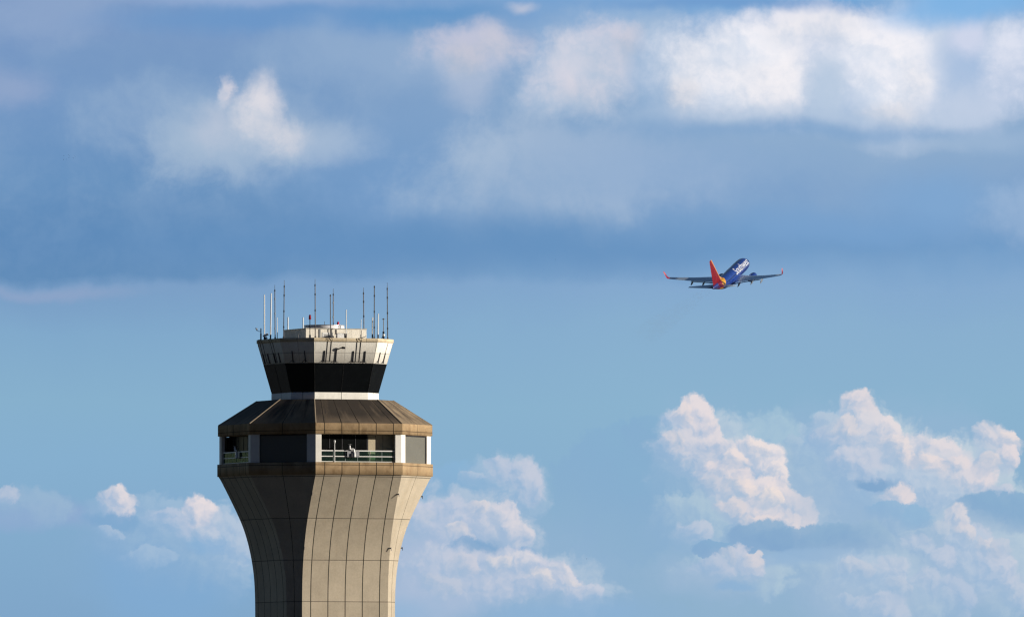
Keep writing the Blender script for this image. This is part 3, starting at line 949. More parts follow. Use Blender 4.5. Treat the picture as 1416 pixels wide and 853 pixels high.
fascia_post(0, u_on(0, 465.0, 496), 482.5, True)
for sx in (406.0, 423.3):
    fascia_post(7, u_on(7, sx, 496))
for sx in (523.6, 530.6):
    fascia_post(1, u_on(1, sx, 496), 485.5)
for sx in (365.6, 372.4, 381.4, 388.0):
    fascia_post(6, u_on(6, sx, 496), 486)
def conduit(i, u, du=5.6):
    bm = bmesh.new()
    for k in (0, 1):
        uu = u + k * du
        tube(bm, cabp(i, uu, 0.35, 499.5), cabp(i, uu, 0.35, 472), 0.026, None, 5)
        tube(bm, cabp(i, uu, 0.35, 472), cabp(i, uu + 0.4, 1.5, 469.6), 0.026, None, 5)
        tube(bm, cabp(i, uu + 0.4, 1.5, 469.6), cabp(i, uu + 1.2 - k * 2, 1.4, 466.2), 0.026, None, 5)
    tube(bm, cabp(i, u + 1.2, 1.4, 466.4), cabp(i, u + du - 0.8, 1.4, 466.4), 0.026, None, 5)
    link('conduit', bm, dark, tower)
conduit(0, u_on(0, 453.0, 484)); conduit(0, u_on(0, 493.6, 484)); conduit(6, u_on(6, 362.0, 484), 10); conduit(6, u_on(6, 377.0, 484), 9)
for (a, b) in ((449, 465), (488.8, 505)):
    bm = bmesh.new()
    tube(bm, cabp(0, u_on(0, a, 498), 0.9, 498.6), cabp(0, u_on(0, b, 498), 0.9, 498.6), 0.02, None, 5)
    link('cable', bm, dark, tower)
bm = bmesh.new()
for sx in (533.0,):
    tube(bm, cabp(1, u_on(1, sx, 484), 0.3, 499.5), cabp(1, u_on(1, sx, 484) + 2.5, 0.3, 471), 0.022, None, 5)
link('conduit', bm, dark, tower)

# small hooks on the shaft's edges
for (i, y) in ((0, 683), (0, 757), (1, 684.5), (1, 756), (7, 682), (7, 757)):
    L, S = LS, SHAFT_S(y)
    w = dims(i, L, S)[0] / 2
    j = (i + 1) % 8
    c = fp(i, w, 0, y, L, S)
    o = (NRM[i] + NRM[j]).normalized()
    bm = bmesh.new()
    tube(bm, c - o * 0.05, c + o * 0.16, 0.06, 0.05, 7)
    tube(bm, c + o * 0.13 + Vector((0, 0, 0.1)), c + o * 0.17 - Vector((0, 0, 0.25)), 0.05, 0.03, 6)
    link('hook', bm, dark, shaft)

# penthouse and drum on the roof --------------------------------------
P = 44.8
pm = concrete('penthouse_panel', (0.84, 0.79, 0.68), period=11.5 * K, stain=(0.6, 0.52, 0.4), stain_amt=0.15, jw=0.012, jdark=0.55, mottled=0.05)
bm = bmesh.new()
uvl = bm.loops.layers.uv.new('UVMap')
for k in range(4):
    n, tt = NRM[2 * k], TAN[2 * k]
    q = [(-P, 467.2), (P, 467.2), (P, 452.8), (-P, 452.8)]
    vs = []
    for (uu, yy) in q:
        p = (n * P + tt * uu) * K; p.z = Z(yy); vs.append(bm.verts.new(p))
    f = bm.faces.new(vs)
    for lp, (uu, yy) in zip(f.loops, q):
        lp[uvl].uv = (uu * K, Z(yy))
pent = link('penthouse', bm, pm, tower)
def pface(bm, i, u0, u1, o0, o1, y0, y1):
    vs = []
    for uu in (u0, u1):
        for oo in (o0, o1):
            for yy in (y0, y1):
                p = (NRM[i] * (P + oo) + TAN[i] * uu) * K; p.z = Z(yy); vs.append(bm.verts.new(p))
    for f in ((0, 1, 3, 2), (4, 6, 7, 5), (0, 4, 5, 1), (2, 3, 7, 6), (0, 2, 6, 4), (1, 5, 7, 3)):
        bm.faces.new([vs[k] for k in f])
    bmesh.ops.recalc_face_normals(bm, faces=bm.faces)
bm = bmesh.new()
pts = [(s * (P + 0.7) * K, r * (P + 0.7) * K) for s, r in ((-1, -1), (1, -1), (1, 1), (-1, 1))]
prism(bm, pts, Z(452.9), Z(451.9))
link('flashing', bm, mat('flashing_metal', (0.5, 0.47, 0.4), 0.5, metal=0.3), pent)
def u_pent(sx):
    return (sx - 449.4 - P * math.sin(TH)) / math.cos(TH)
bm = bmesh.new()
pface(bm, 0, u_pent(441.8), u_pent(443.4), 0.0, 0.8, 467, 453.2)
link('downpipe', bm, steel, pent)
bm = bmesh.new()
pface(bm, 0, u_pent(446.2), u_pent(460.6), 0.0, 0.5, 467, 457.8)
dr = link('door', bm, white, pent)
bm = bmesh.new()
for k in range(6):
    pface(bm, 0, u_pent(448.3), u_pent(458.6), 0.5, 0.8, 465.8 - k, 465.2 - k)
link('louver', bm, mat('louver_dark_grey', (0.22, 0.22, 0.22), 0.6), dr)
bm = bmesh.new()
pface(bm, 0, u_pent(464.9), u_pent(465.8), 0.0, 0.7, 459.5, 453.4)
tube(bm, (NRM[0] * (P + 0.8) + TAN[0] * u_pent(465.4)) * K + Vector((0, 0, Z(459.2))), (NRM[0] * (P + 0.8) + TAN[0] * u_pent(475.4)) * K + Vector((0, 0, Z(459.2))), 0.04, None, 6)
pface(bm, 0, u_pent(475.2), u_pent(476.4), 0.0, 0.9, 466, 459)
tube(bm, (NRM[0] * (P + 0.8) + TAN[0] * u_pent(478.3)) * K + Vector((0, 0, Z(466))), (NRM[0] * (P + 0.8) + TAN[0] * u_pent(477.2)) * K + Vector((0, 0, Z(459))), 0.05, None, 6)
link('pipe', bm, dark, pent)
bm = bmesh.new()
cz = (0.0, 0.0)
DRM = (-1.2 * K, 0)
tube(bm, (DRM[0], 0, Z(453)), (DRM[0], 0, Z(447.0)), 28.0 * K, None, 48)
for f in bm.faces:
    f.smooth = len(f.verts) == 4
drum = link('drum', bm, mat('drum_white', (0.74, 0.73, 0.74), 0.35, metal=0.0, var=0.03), tower)
bm = bmesh.new()
tube(bm, (DRM[0], 0, Z(447.0)), (DRM[0], 0, Z(446.3)), 28.6 * K, None, 48)
link('rim', bm, mat('drum_rim', (0.45, 0.44, 0.45), 0.4, metal=0.5), drum)

# ------------------------------------------------------------------ what stands on the tower's roof
def spot(sx, dep, y=467.4):
    """a point on the roof: photo column at that depth, dep = pixels in front of the tower's axis"""
    yw = 1608.0 - dep * K
    return Vector(((sx - 708) * K * yw / 1600.0, yw, Z(y)))
GREYM = mat('mast_grey', (0.13, 0.13, 0.135), 0.5, metal=0.3, var=0.2)
GREYM2 = mat('mast_tan', (0.17, 0.15, 0.14), 0.5, metal=0.2, var=0.25)
WHITEM = mat('fibreglass_white', (0.8, 0.8, 0.78), 0.4, var=0.04)
def dark_mast(sx, dep, top, whip, label, lean=0.0, r=0.056, m=None, collars=3, pale=False):
    p = spot(sx, dep)
    o = thing('antenna', label, 'antenna', p, group='dark mast antennas on the tower roof')
    h = (467.4 - top) * K
    L = lean * K
    bm = bmesh.new()
    tube(bm, (0, 0, -0.1), (L, 0, h), r, r * 0.8, 8)
    link('mast', bm, m or GREYM, o)
    if whip:
        bm = bmesh.new()
        tube(bm, (L, 0, h - 0.05), (L, 0, (467.4 - whip) * K), 0.03, 0.018, 6)
        link('whip_tip', bm, GREYM, o)
    bm = bmesh.new()
    tube(bm, (0, 0, -0.08), (0, 0, 0.25), r * 1.9, r * 1.5, 8)
    link('base', bm, dark, o)
    for k in range(collars):
        f = (k + 0.75) / (collars + 0.35)
        bm = bmesh.new()
        tube(bm, (L * f, 0, h * f - 0.1), (L * f, 0, h * f + 0.1), r * 1.3, None, 8)
        link('collar', bm, steel if pale else dark, o)
    bm = bmesh.new()
    tube(bm, (L, 0, h - 0.14), (L, 0, h + 0.06), r * 1.35, r * 1.0, 8)
    link('cap', bm, dark, o)
def white_whip(sx, dep, top, label, lean=0.0, r=0.07, basecol=0.5, lab=None):
    p = spot(sx, dep)
    o = thing('antenna', label, 'antenna', p, group='white whip antennas on the tower roof')
    bm = bmesh.new()
    h = (467.4 - top) * K
    tube(bm, (0, 0, basecol), (lean * K, 0, h), r, r * 0.85, 8)
    link('whip', bm, WHITEM, o)
    bm = bmesh.new()
    tube(bm, (0, 0, -0.1), (0, 0, basecol + 0.05), r * 1.1, None, 8)
    link('base', bm, dark, o)
dark_mast(380.3, 44, 399, 391.7, 'leftmost tall dark mast antenna with pale collars, beside the two tall white whips', -0.5, m=GREYM2, pale=True)
dark_mast(392.0, 68, 394, 386, 'tall dark antenna rising in front of the left end of the rooftop penthouse', 0.9)
dark_mast(435.9, 88, 393, 385, 'tallest dark antenna, at the front corner of the roof near the penthouse corner', -0.4, m=GREYM2)
dark_mast(457.0, 80, 407, None, 'thin plain dark mast without a whip tip, before the white louvred door', -0.4, 0.055, collars=0)
dark_mast(460.7, -84, 400, 392, 'dark mast with whip tip rising behind the white roof drum', 0, m=GREYM2, pale=True)
dark_mast(503.4, -64, 399, 391.7, 'dark mast rising behind the right end of the rooftop penthouse', -0.9, m=GREYM2)
dark_mast(517.4, 52, 394, None, 'dark mast with blunt top, standing right of the penthouse between white whips', 0.2)
dark_mast(536.0, 14, 395.5, 387.5, 'rightmost dark mast antenna at the right edge of the roof', -0.6)
white_whip(365.4, -6, 403.5, 'leftmost tall white whip antenna, beside the small white camera', 0)
white_whip(373.9, 22, 402.5, 'tall leaning white whip antenna, second from the left', 1.0)
white_whip(398.0, -58, 433, 'short white whip antenna behind the left end of the penthouse', 0)
white_whip(419.0, -68, 433, 'short white whip antenna just left of the roof drum', 0)
white_whip(478.7, 68, 427, 'white whip antenna in front of the penthouse, right of the drum', 0, 0.055)
white_whip(514.8, 22, 436, 'white whip antenna hard against the left side of the blunt dark mast', 0.2)
white_whip(522.7, 26, 431, 'white whip antenna just right of the blunt dark mast', 0.3)
white_whip(383.2, 46, 437, 'thin pale whip antenna just right of the leftmost dark mast', 0, 0.035, 0.7)
white_whip(499.3, 52, 440, 'thin short whip antenna beside the tilted panel in front of the penthouse', 0, 0.035, 0.9)
o = thing('antenna', 'tiny thin dark rod standing behind the middle of the roof drum', 'antenna', spot(448.6, -84), group='dark mast antennas on the tower roof')
bm = bmesh.new(); tube(bm, (0, 0, -0.1), (0, 0, (467.4 - 438) * K), 0.035, 0.025, 6); link('rod', bm, GREYM, o)

RED = bpy.data.materials.new('red_lens')
RED.use_nodes = True
t = NT(RED.node_tree)
b = RED.node_tree.nodes['Principled BSDF']
t.put(b.inputs['Base Color'], t.mix(t.noise(t.new('ShaderNodeTexCoord').outputs['Object'], 6.0)['Fac'], (0.5, 0.01, 0.03, 1), (0.65, 0.02, 0.05, 1)))
b.inputs['Roughness'].default_value = 0.2
def red_light(sx, dep, y, label):
    p = spot(sx, dep)
    o = thing('obstruction_light', label, 'warning light', p, group='red obstruction lights on the tower roof')
    h = (467.4 - y) * K
    bm = bmesh.new(); tube(bm, (0, 0, -0.1), (0, 0, h - 0.35), 0.045, None, 7); link('pole', bm, dark, o)
    bm = bmesh.new()
    tube(bm, (0, 0, h - 0.4), (0, 0, h - 0.3), 0.12, 0.13, 10)
    tube(bm, (0, 0, h - 0.3), (0, 0, h + 0.0), 0.13, 0.12, 10)
    ball(bm, (0, 0, h), 0.12, seg=10)
    link('lamp', bm, RED, o, True)
    bm = bmesh.new(); box(bm, (0, 0, 0.2), (0.22, 0.22, 0.4)); link('base', bm, steel, o)
red_light(428.4, 76, 435.5, 'red obstruction light on a pole in front of the penthouse corner')
red_light(467.3, -82, 440.0, 'red obstruction light rising behind the white roof drum')

# lamp post with a curved arm at the left end of the roof
p = spot(360.6, -8)
o = thing('roof_lamp', 'small dark lamp post with a curved arm at the roof\'s left end', 'lamp post', p)
bm = bmesh.new(); tube(bm, (0, 0, -0.1), (0, 0, 0.75), 0.08, None, 8); tube(bm, (0, 0, 0.7), (0, 0, 1.3), 0.055, None, 8); link('pole', bm, dark, o)
bm = bmesh.new()
tube(bm, (0, 0, 0.95), (-0.26, 0, 0.98), 0.03, None, 6); tube(bm, (-0.26, 0, 0.98), (-0.48, 0, 1.16), 0.03, None, 6); tube(bm, (-0.48, 0, 1.16), (-0.56, 0, 1.36), 0.03, None, 6)
link('arm', bm, dark, o)
bm = bmesh.new(); ball(bm, (-0.45, -0.05, 1.22), 0.11, 1, 1, 0.9); tube(bm, (-0.44, -0.05, 1.12), (-0.36, -0.05, 1.04), 0.09, 0.03, 8); link('lamp', bm, WHITEM, o, True)

def roof_camera(sx, dep, label, tilt=-25, s=1.0):
    p = spot(sx, dep)
    o = thing('security_camera', label, 'camera', p)
    bm = bmesh.new(); tube(bm, (0, 0, -0.1), (0, 0, 0.32 * s), 0.13 * s, 0.09 * s, 8); tube(bm, (-0.22 * s, 0, 0.02), (-0.03, 0, 0.4 * s), 0.03, None, 6); tube(bm, (0.26 * s, 0, 0.02), (0.05, 0, 0.4 * s), 0.03, None, 6)
    link('stand', bm, dark, o)
    bm = bmesh.new(); box(bm, (0, 0, 0), (0.5 * s, 0.24 * s, 0.24 * s), Matrix.Translation((0.02, 0, 0.56 * s)) @ Matrix.Rotation(R(tilt), 4, 'Y'))
    bmesh.ops.bevel(bm, geom=list(bm.edges), offset=0.03, segments=1, affect='EDGES')
    link('housing', bm, WHITEM, o)
    bm = bmesh.new(); ball(bm, (-0.26 * s, -0.02, 0.46 * s), 0.07 * s); link('lens', bm, dark, o)
roof_camera(367.5, 4, 'small white camera on a dark tripod at the left end of the roof')
# weather mast at the right
p = spot(530.4, 24)
o = thing('weather_mast', 'short weather mast with crossbar and white globe at the roof\'s right end', 'weather mast', p)
bm = bmesh.new(); tube(bm, (0, 0, -0.1), (0, 0, (467.4 - 437.5) * K), 0.055, 0.04, 7); link('mast', bm, GREYM, o)
bm = bmesh.new(); tube(bm, (-0.17, 0, 2.15), (0.1, 0, 2.15), 0.035, None, 6); ball(bm, (0, 0, 2.18), 0.08); link('crossbar', bm, GREYM, o)
bm = bmesh.new(); box(bm, (-0.02, 0, 0.75), (0.2, 0.2, 0.24)); box(bm, (-0.02, 0, 0.2), (0.22, 0.2, 0.3)); tube(bm, (-0.26, 0, 0.05), (-0.1, 0, 0.42), 0.03, None, 6); link('sensor_box', bm, dark, o)
bm = bmesh.new(); ball(bm, (0.0, -0.05, 0.5), 0.15); link('globe', bm, WHITEM, o, True)
# rooftop air unit
p = spot(469.9, 49)
o = thing('air_unit', 'white boxy air unit standing against the front of the penthouse', 'air unit', p, (0, 0, TH))
bm = bmesh.new(); box(bm, (0, 0, 0.29), (0.76, 0.45, 0.58)); bmesh.ops.bevel(bm, geom=list(bm.edges), offset=0.02, segments=1, affect='EDGES'); link('casing', bm, white, o)
bm = bmesh.new(); tube(bm, (0, 0, 0.575), (0, 0, 0.62), 0.17, 0.17, 14); link('fan', bm, steel, o)
# tilted panel
p = spot(501.5, 58)
o = thing('tilted_panel', 'small grey tilted panel on a stub post by the parapet', 'panel', p)
bm = bmesh.new(); tube(bm, (-0.2, 0, -0.1), (-0.2, 0, 0.5), 0.05, None, 7); tube(bm, (-0.2, 0, 0.1), (0.0, 0, 0.2), 0.03, None, 6); link('post', bm, dark, o)
bm = bmesh.new(); box(bm, (0, 0, 0), (0.55, 0.3, 0.06), Matrix.Translation((0.1, 0, 0.2)) @ Matrix.Rotation(R(-24), 4, 'Y')); link('panel', bm, steel, o)
# stub post before the left wall of the penthouse
p = spot(412.6, 66)
o = thing('stub_post', 'short dark stub post on the roof before the penthouse\'s shaded wall', 'post', p)
bm = bmesh.new(); tube(bm, (0, 0, -0.1), (0, 0, 0.5), 0.06, 0.02, 7); link('post', bm, dark, o)
bm = bmesh.new(); tube(bm, (0, 0, -0.05), (0, 0, 0.1), 0.16, 0.12, 8); link('foot', bm, steel, o)

# ------------------------------------------------------------------ what stands in the galleries
def gal(i, u, off, y):
    return Matrix.Translation(TC) @ (Matrix.Rotation(TH, 4, 'Z') @ fp(i, u, off, y, GL, GS))
def u_gal(sx, off):
    a = dims(0, GL, GS)[1] + off
    return (sx - 449.4 - a * math.sin(TH)) / math.cos(TH)
rz = TH
p = gal(0, u_gal(464.3, -1.6), -1.6, 639.5)
o = thing('gallery_lamp', 'slim white pole lamp fixed at the front gallery railing', 'lamp', p, (0, 0, rz))
bm = bmesh.new(); tube(bm, (0, 0, 0), (0, 0, 2.0), 0.045, 0.035, 8); link('pole', bm, WHITEM, o)
bm = bmesh.new(); ball(bm, (0, 0, 2.15), 0.11, 1, 1, 1.3); tube(bm, (0, 0, 1.92), (0, 0, 2.06), 0.05, 0.09, 8); link('lamp_head', bm, WHITEM, o, True)
def swivel(p, ang, label, s=1.0):
    o = thing('searchlight', label, 'searchlight', p, (0, 0, ang), 'swivel searchlights on the gallery railings')
    bm = bmesh.new(); box(bm, (0, -0.1, 0.85), (1.35 * s, 0.05, 0.66)); bmesh.ops.bevel(bm, geom=list(bm.edges), offset=0.015, segments=1, affect='EDGES'); link('back_plate', bm, steel, o)
    bm = bmesh.new(); tube(bm, (0.1, -0.2, 0.55), (0.1, -0.2, 1.0), 0.15, 0.11, 10); tube(bm, (0.1, -0.2, 1.0), (0.02, -0.2, 1.38), 0.1, 0.07, 10); tube(bm, (0.02, -0.2, 1.38), (-0.4, -0.2, 1.36), 0.055, None, 8); link('arm', bm, WHITEM, o)
    bm = bmesh.new(); tube(bm, (-0.4, -0.2, 1.3), (-0.42, -0.2, 1.62), 0.085, 0.1, 10); ball(bm, (-0.41, -0.2, 1.64), 0.1); link('lamp_body', bm, WHITEM, o, True)
    bm = bmesh.new(); tube(bm, (-0.42, -0.2, 1.76), (-0.42, -0.2, 1.86), 0.08, 0.24, 12); link('hood', bm, steel, o)
    bm = bmesh.new(); box(bm, (-0.15, -0.2, 0.72), (0.18, 0.12, 0.4)); link('crank', bm, dark, o)
swivel(gal(0, u_gal(489.3, -2.0), -2.0, 639.5), rz, 'white swivel searchlight with grey plate on the sunlit front gallery railing')
p6 = gal(6, 8.0, -2.0, 639.5)
swivel(p6, rz - R(90), 'swivel searchlight on the shaded left gallery railing')

# ------------------------------------------------------------------ the airliner
AK = 0.2095
AY = 1600.0 * AK / K
def apt(x, y, Y=AY):
    return Vector(((x - 708) * K * Y / 1600.0, Y, CAM_Z + (HOR - y) * K * Y / 1600.0))
plane = thing('airliner', 'blue twin jet airliner climbing away with red tail fin and white lettering', 'airplane', apt(1010, 382))
plane.rotation_mode = 'YXZ'
PITCH, YAW, ROLL = R(18.3), R(19.0), R(-1.0)
plane.rotation_euler = (PITCH, ROLL, -YAW)

def plane_mat(name, build, rough=0.3, coat=0.4):
    m = bpy.data.materials.new(name)
    m.use_nodes = True
    t = NT(m.node_tree)
    b = m.node_tree.nodes['Principled BSDF']
    ob = t.new('ShaderNodeTexCoord').outputs['Object']
    c = build(t, ob)
    n = t.noise(ob, 1.2, 4.0, 0.6)['Fac']
    s = t.v('SCALE', c); t.put(s.node.inputs['Scale'], t.rng(n, 0.3, 0.7, 0.93, 1.07))
    t.put(b.inputs['Base Color'], s)
    b.inputs['Roughness'].default_value = rough
    b.inputs['Coat Weight'].default_value = coat
    return m
BLUE = (0.009, 0.036, 0.215, 1)
def livery(t, ob):
    x, y, z = t.sep(ob)
    # slanted bands round the tail: y measured from amidships, nose positive
    k = t.m('MULTIPLY_ADD', z, -0.9, y)
    c = t.mix(t.m('LESS_THAN', k, -9.6), BLUE, (0.62, 0.30, 0.01, 1))
    c = t.mix(t.m('LESS_THAN', k, -11.9), c, (0.17, 0.004, 0.014, 1))
    c = t.mix(t.m('LESS_THAN', k, -14.6), c, (0.03, 0.04, 0.2, 1))
    c = t.mix(t.m('GREATER_THAN', y, 14.8), c, (0.02, 0.045, 0.28, 1))
    return c
def fin_col(t, ob):
    x, y, z = t.sep(ob)
    # distance behind the leading edge, which runs from (d=25.2,z=1.7) to (d=31.4,z=9.2)
    k = t.m('ADD', y, t.m('MULTIPLY', z, 0.80))          # constant along the leading edge
    c = t.mix(t.m('GREATER_THAN', k, -8.15), (0.15, 0.003, 0.012, 1), (0.42, 0.16, 0.05, 1))
    c = t.mix(t.m('GREATER_THAN', k, -7.6), c, (0.48, 0.24, 0.12, 1))
    return c
fus_m = plane_mat('airliner_livery', livery)
fin_m = plane_mat('fin_paint', fin_col, 0.5, 0.0)
fin_m.node_tree.nodes['Principled BSDF'].inputs['Specular IOR Level'].default_value = 0.12
blue_m = plane_mat('airliner_blue', lambda t, ob: t.mix(0.0, BLUE, BLUE))
red_m = plane_mat('winglet_red', lambda t, ob: t.mix(t.rng(t.sep(ob)[2], 2.2, 3.2), (0.22, 0.01, 0.03, 1), (0.6, 0.08, 0.03, 1)))
wing_m = plane_mat('wing_grey', lambda t, ob: t.mix(t.noise(ob, 0.7)['Fac'], (0.50, 0.60, 0.69, 1), (0.55, 0.65, 0.73, 1)), 0.33, 0.2)
wing_m.node_tree.nodes['Principled BSDF'].inputs['Metallic'].default_value = 0.6
fair_m = plane_mat('fairing_grey', lambda t, ob: t.mix(t.noise(ob, 0.7)['Fac'], (0.10, 0.12, 0.15, 1), (0.13, 0.15, 0.18, 1)), 0.5, 0.0)
dark_m = plane_mat('exhaust_dark', lambda t, ob: t.mix(0.0, (0.02, 0.02, 0.025, 1), BLUE), 0.4, 0.0)
lip_m = plane_mat('bare_metal', lambda t, ob: t.mix(0.0, (0.55, 0.55, 0.56, 1), BLUE), 0.25, 0.0)

def loft(bm, sections, closed_ends=True):
    rr = [[bm.verts.new(p) for p in s] for s in sections]
    n = len(rr[0])
    for a, b in zip(rr, rr[1:]):
        for i in range(n):
            j = (i + 1) % n
            bm.faces.new((a[i], a[j], b[j], b[i]))
    if closed_ends:
        bm.faces.new(rr[0][::-1]); bm.faces.new(rr[-1])
    bmesh.ops.recalc_face_normals(bm, faces=bm.faces)
NOSE = 16.8
ST = [(0.0, .06, .06, -.72), (.25, .42, .40, -.70), (.7, .78, .74, -.62), (1.5, 1.15, 1.1, -.45), (2.6, 1.5, 1.52, -.22), (4.0, 1.74, 1.82, -.08), (5.6, 1.87, 1.99, 0),
      (8, 1.88, 2.01, 0), (12, 1.88, 2.01, 0), (16, 1.88, 2.01, 0), (20, 1.88, 2.01, 0), (22, 1.86, 1.97, .04), (24, 1.76, 1.84, .17), (26, 1.56, 1.6, .38), (28, 1.26, 1.28, .64),
      (30, .9, .95, .92), (31.8, .58, .62, 1.13), (33, .34, .4, 1.27), (33.6, .16, .2, 1.32)]
secs = []
for d, w, h, zc in ST:
    secs.append([(w * math.cos(2 * math.pi * k / 40), NOSE - d, zc + h * math.sin(2 * math.pi * k / 40)) for k in range(40)])
bm = bmesh.new(); loft(bm, secs)
fus = link('fuselage', bm, fus_m, plane, True)
def radius_at(d):
    for a, b in zip(ST, ST[1:]):
        if a[0] <= d <= b[0]:
            f = (d - a[0]) / (b[0] - a[0])
            return [a[k] + (b[k] - a[k]) * f for k in (1, 2, 3)]
    return ST[-1][1:]
# belly fairing
bm = bmesh.new()
secs = []
for d, s in ((9.8, .15), (11.0, .75), (12.5, 1.0), (18.5, 1.0), (20.5, .7), (22.0, .15)):
    secs.append([(1.98 * s * math.cos(w), NOSE - d, -1.25 + 1.0 * s * math.sin(w)) for w in [2 * math.pi * k / 24 for k in range(24)]])
loft(bm, secs)
link('belly_fairing', bm, blue_m, plane, True)
# cockpit windows and cabin windows
bm = bmesh.new()
for s in (-1, 1):
    for k, (d, a0, a1) in enumerate(((2.15, 52, 82), (2.5, 30, 50), (3.1, 22, 38))):
        q = []
        for (dd, aa) in ((d - .32, a0), (d - .32, a1), (d + .32, a1), (d + .32, a0)):
            w, h, zc = radius_at(dd)
            q.append(bm.verts.new((s * (w + .02) * math.cos(R(aa)), NOSE - dd, zc + (h + .02) * math.sin(R(aa)))))
        bm.faces.new(q if s > 0 else q[::-1])
link('cockpit_window', bm, inner_glass, fus)
bm = bmesh.new()
for s in (-1, 1):
    for k in range(38):
        d = 6.2 + k * 0.508
        w, h, zc = radius_at(d)
        for (z0, z1) in ((0.42, 0.76),):
            q = []
            for (dd, zz) in ((d - .12, z0), (d + .12, z0), (d + .12, z1), (d - .12, z1)):
                xx = (w + .012) * math.sqrt(max(0, 1 - ((zz - zc) / (h + .012)) ** 2))
                q.append(bm.verts.new((s * xx, NOSE - dd, zz)))
            bm.faces.new(q if s < 0 else q[::-1])
link('window_row', bm, inner_glass, fus)
# lettering on both sides
def lettering(side):
    cu = bpy.data.curves.new('lettering', 'FONT')
    cu.body = 'Southwest'
    cu.size = 3.3
    cu.offset = 0.02
    cu.space_character = 0.98
    tmp = bpy.data.objects.new('lettering_tmp', cu)
    C.objects.link(tmp)
    dg = bpy.context.evaluated_depsgraph_get()
    me = bpy.data.meshes.new_from_object(tmp.evaluated_get(dg))
    bpy.data.objects.remove(tmp)
    bm = bmesh.new(); bm.from_mesh(me)
    for k in range(-4, 16):
        bmesh.ops.bisect_plane(bm, geom=bm.verts[:] + bm.edges[:] + bm.faces[:], plane_co=(0, k * 0.25, 0), plane_no=(0, 1, 0))
    wmax = max(v.co.x for v in bm.verts)
    for v in bm.verts:
        tx, h = v.co.x, v.co.y
        if side > 0:
            d = 16.4 - tx * 12.4 / wmax
        else:
            d = 4.0 + tx * 12.4 / wmax
        w, hh, zc = radius_at(d)
        ph = R(6) + h / 2.0
        v.co = Vector((side * (w + 0.03) * math.cos(ph), NOSE - d, zc + (hh + 0.03) * math.sin(ph)))
    bmesh.ops.recalc_face_normals(bm, faces=bm.faces)
    bpy.data.meshes.remove(me)
    link('lettering', bm, white_letter, fus)
white_letter = mat('white_lettering', (0.6, 0.62, 0.68), 0.4, var=0.03)
lettering(1); lettering(-1)

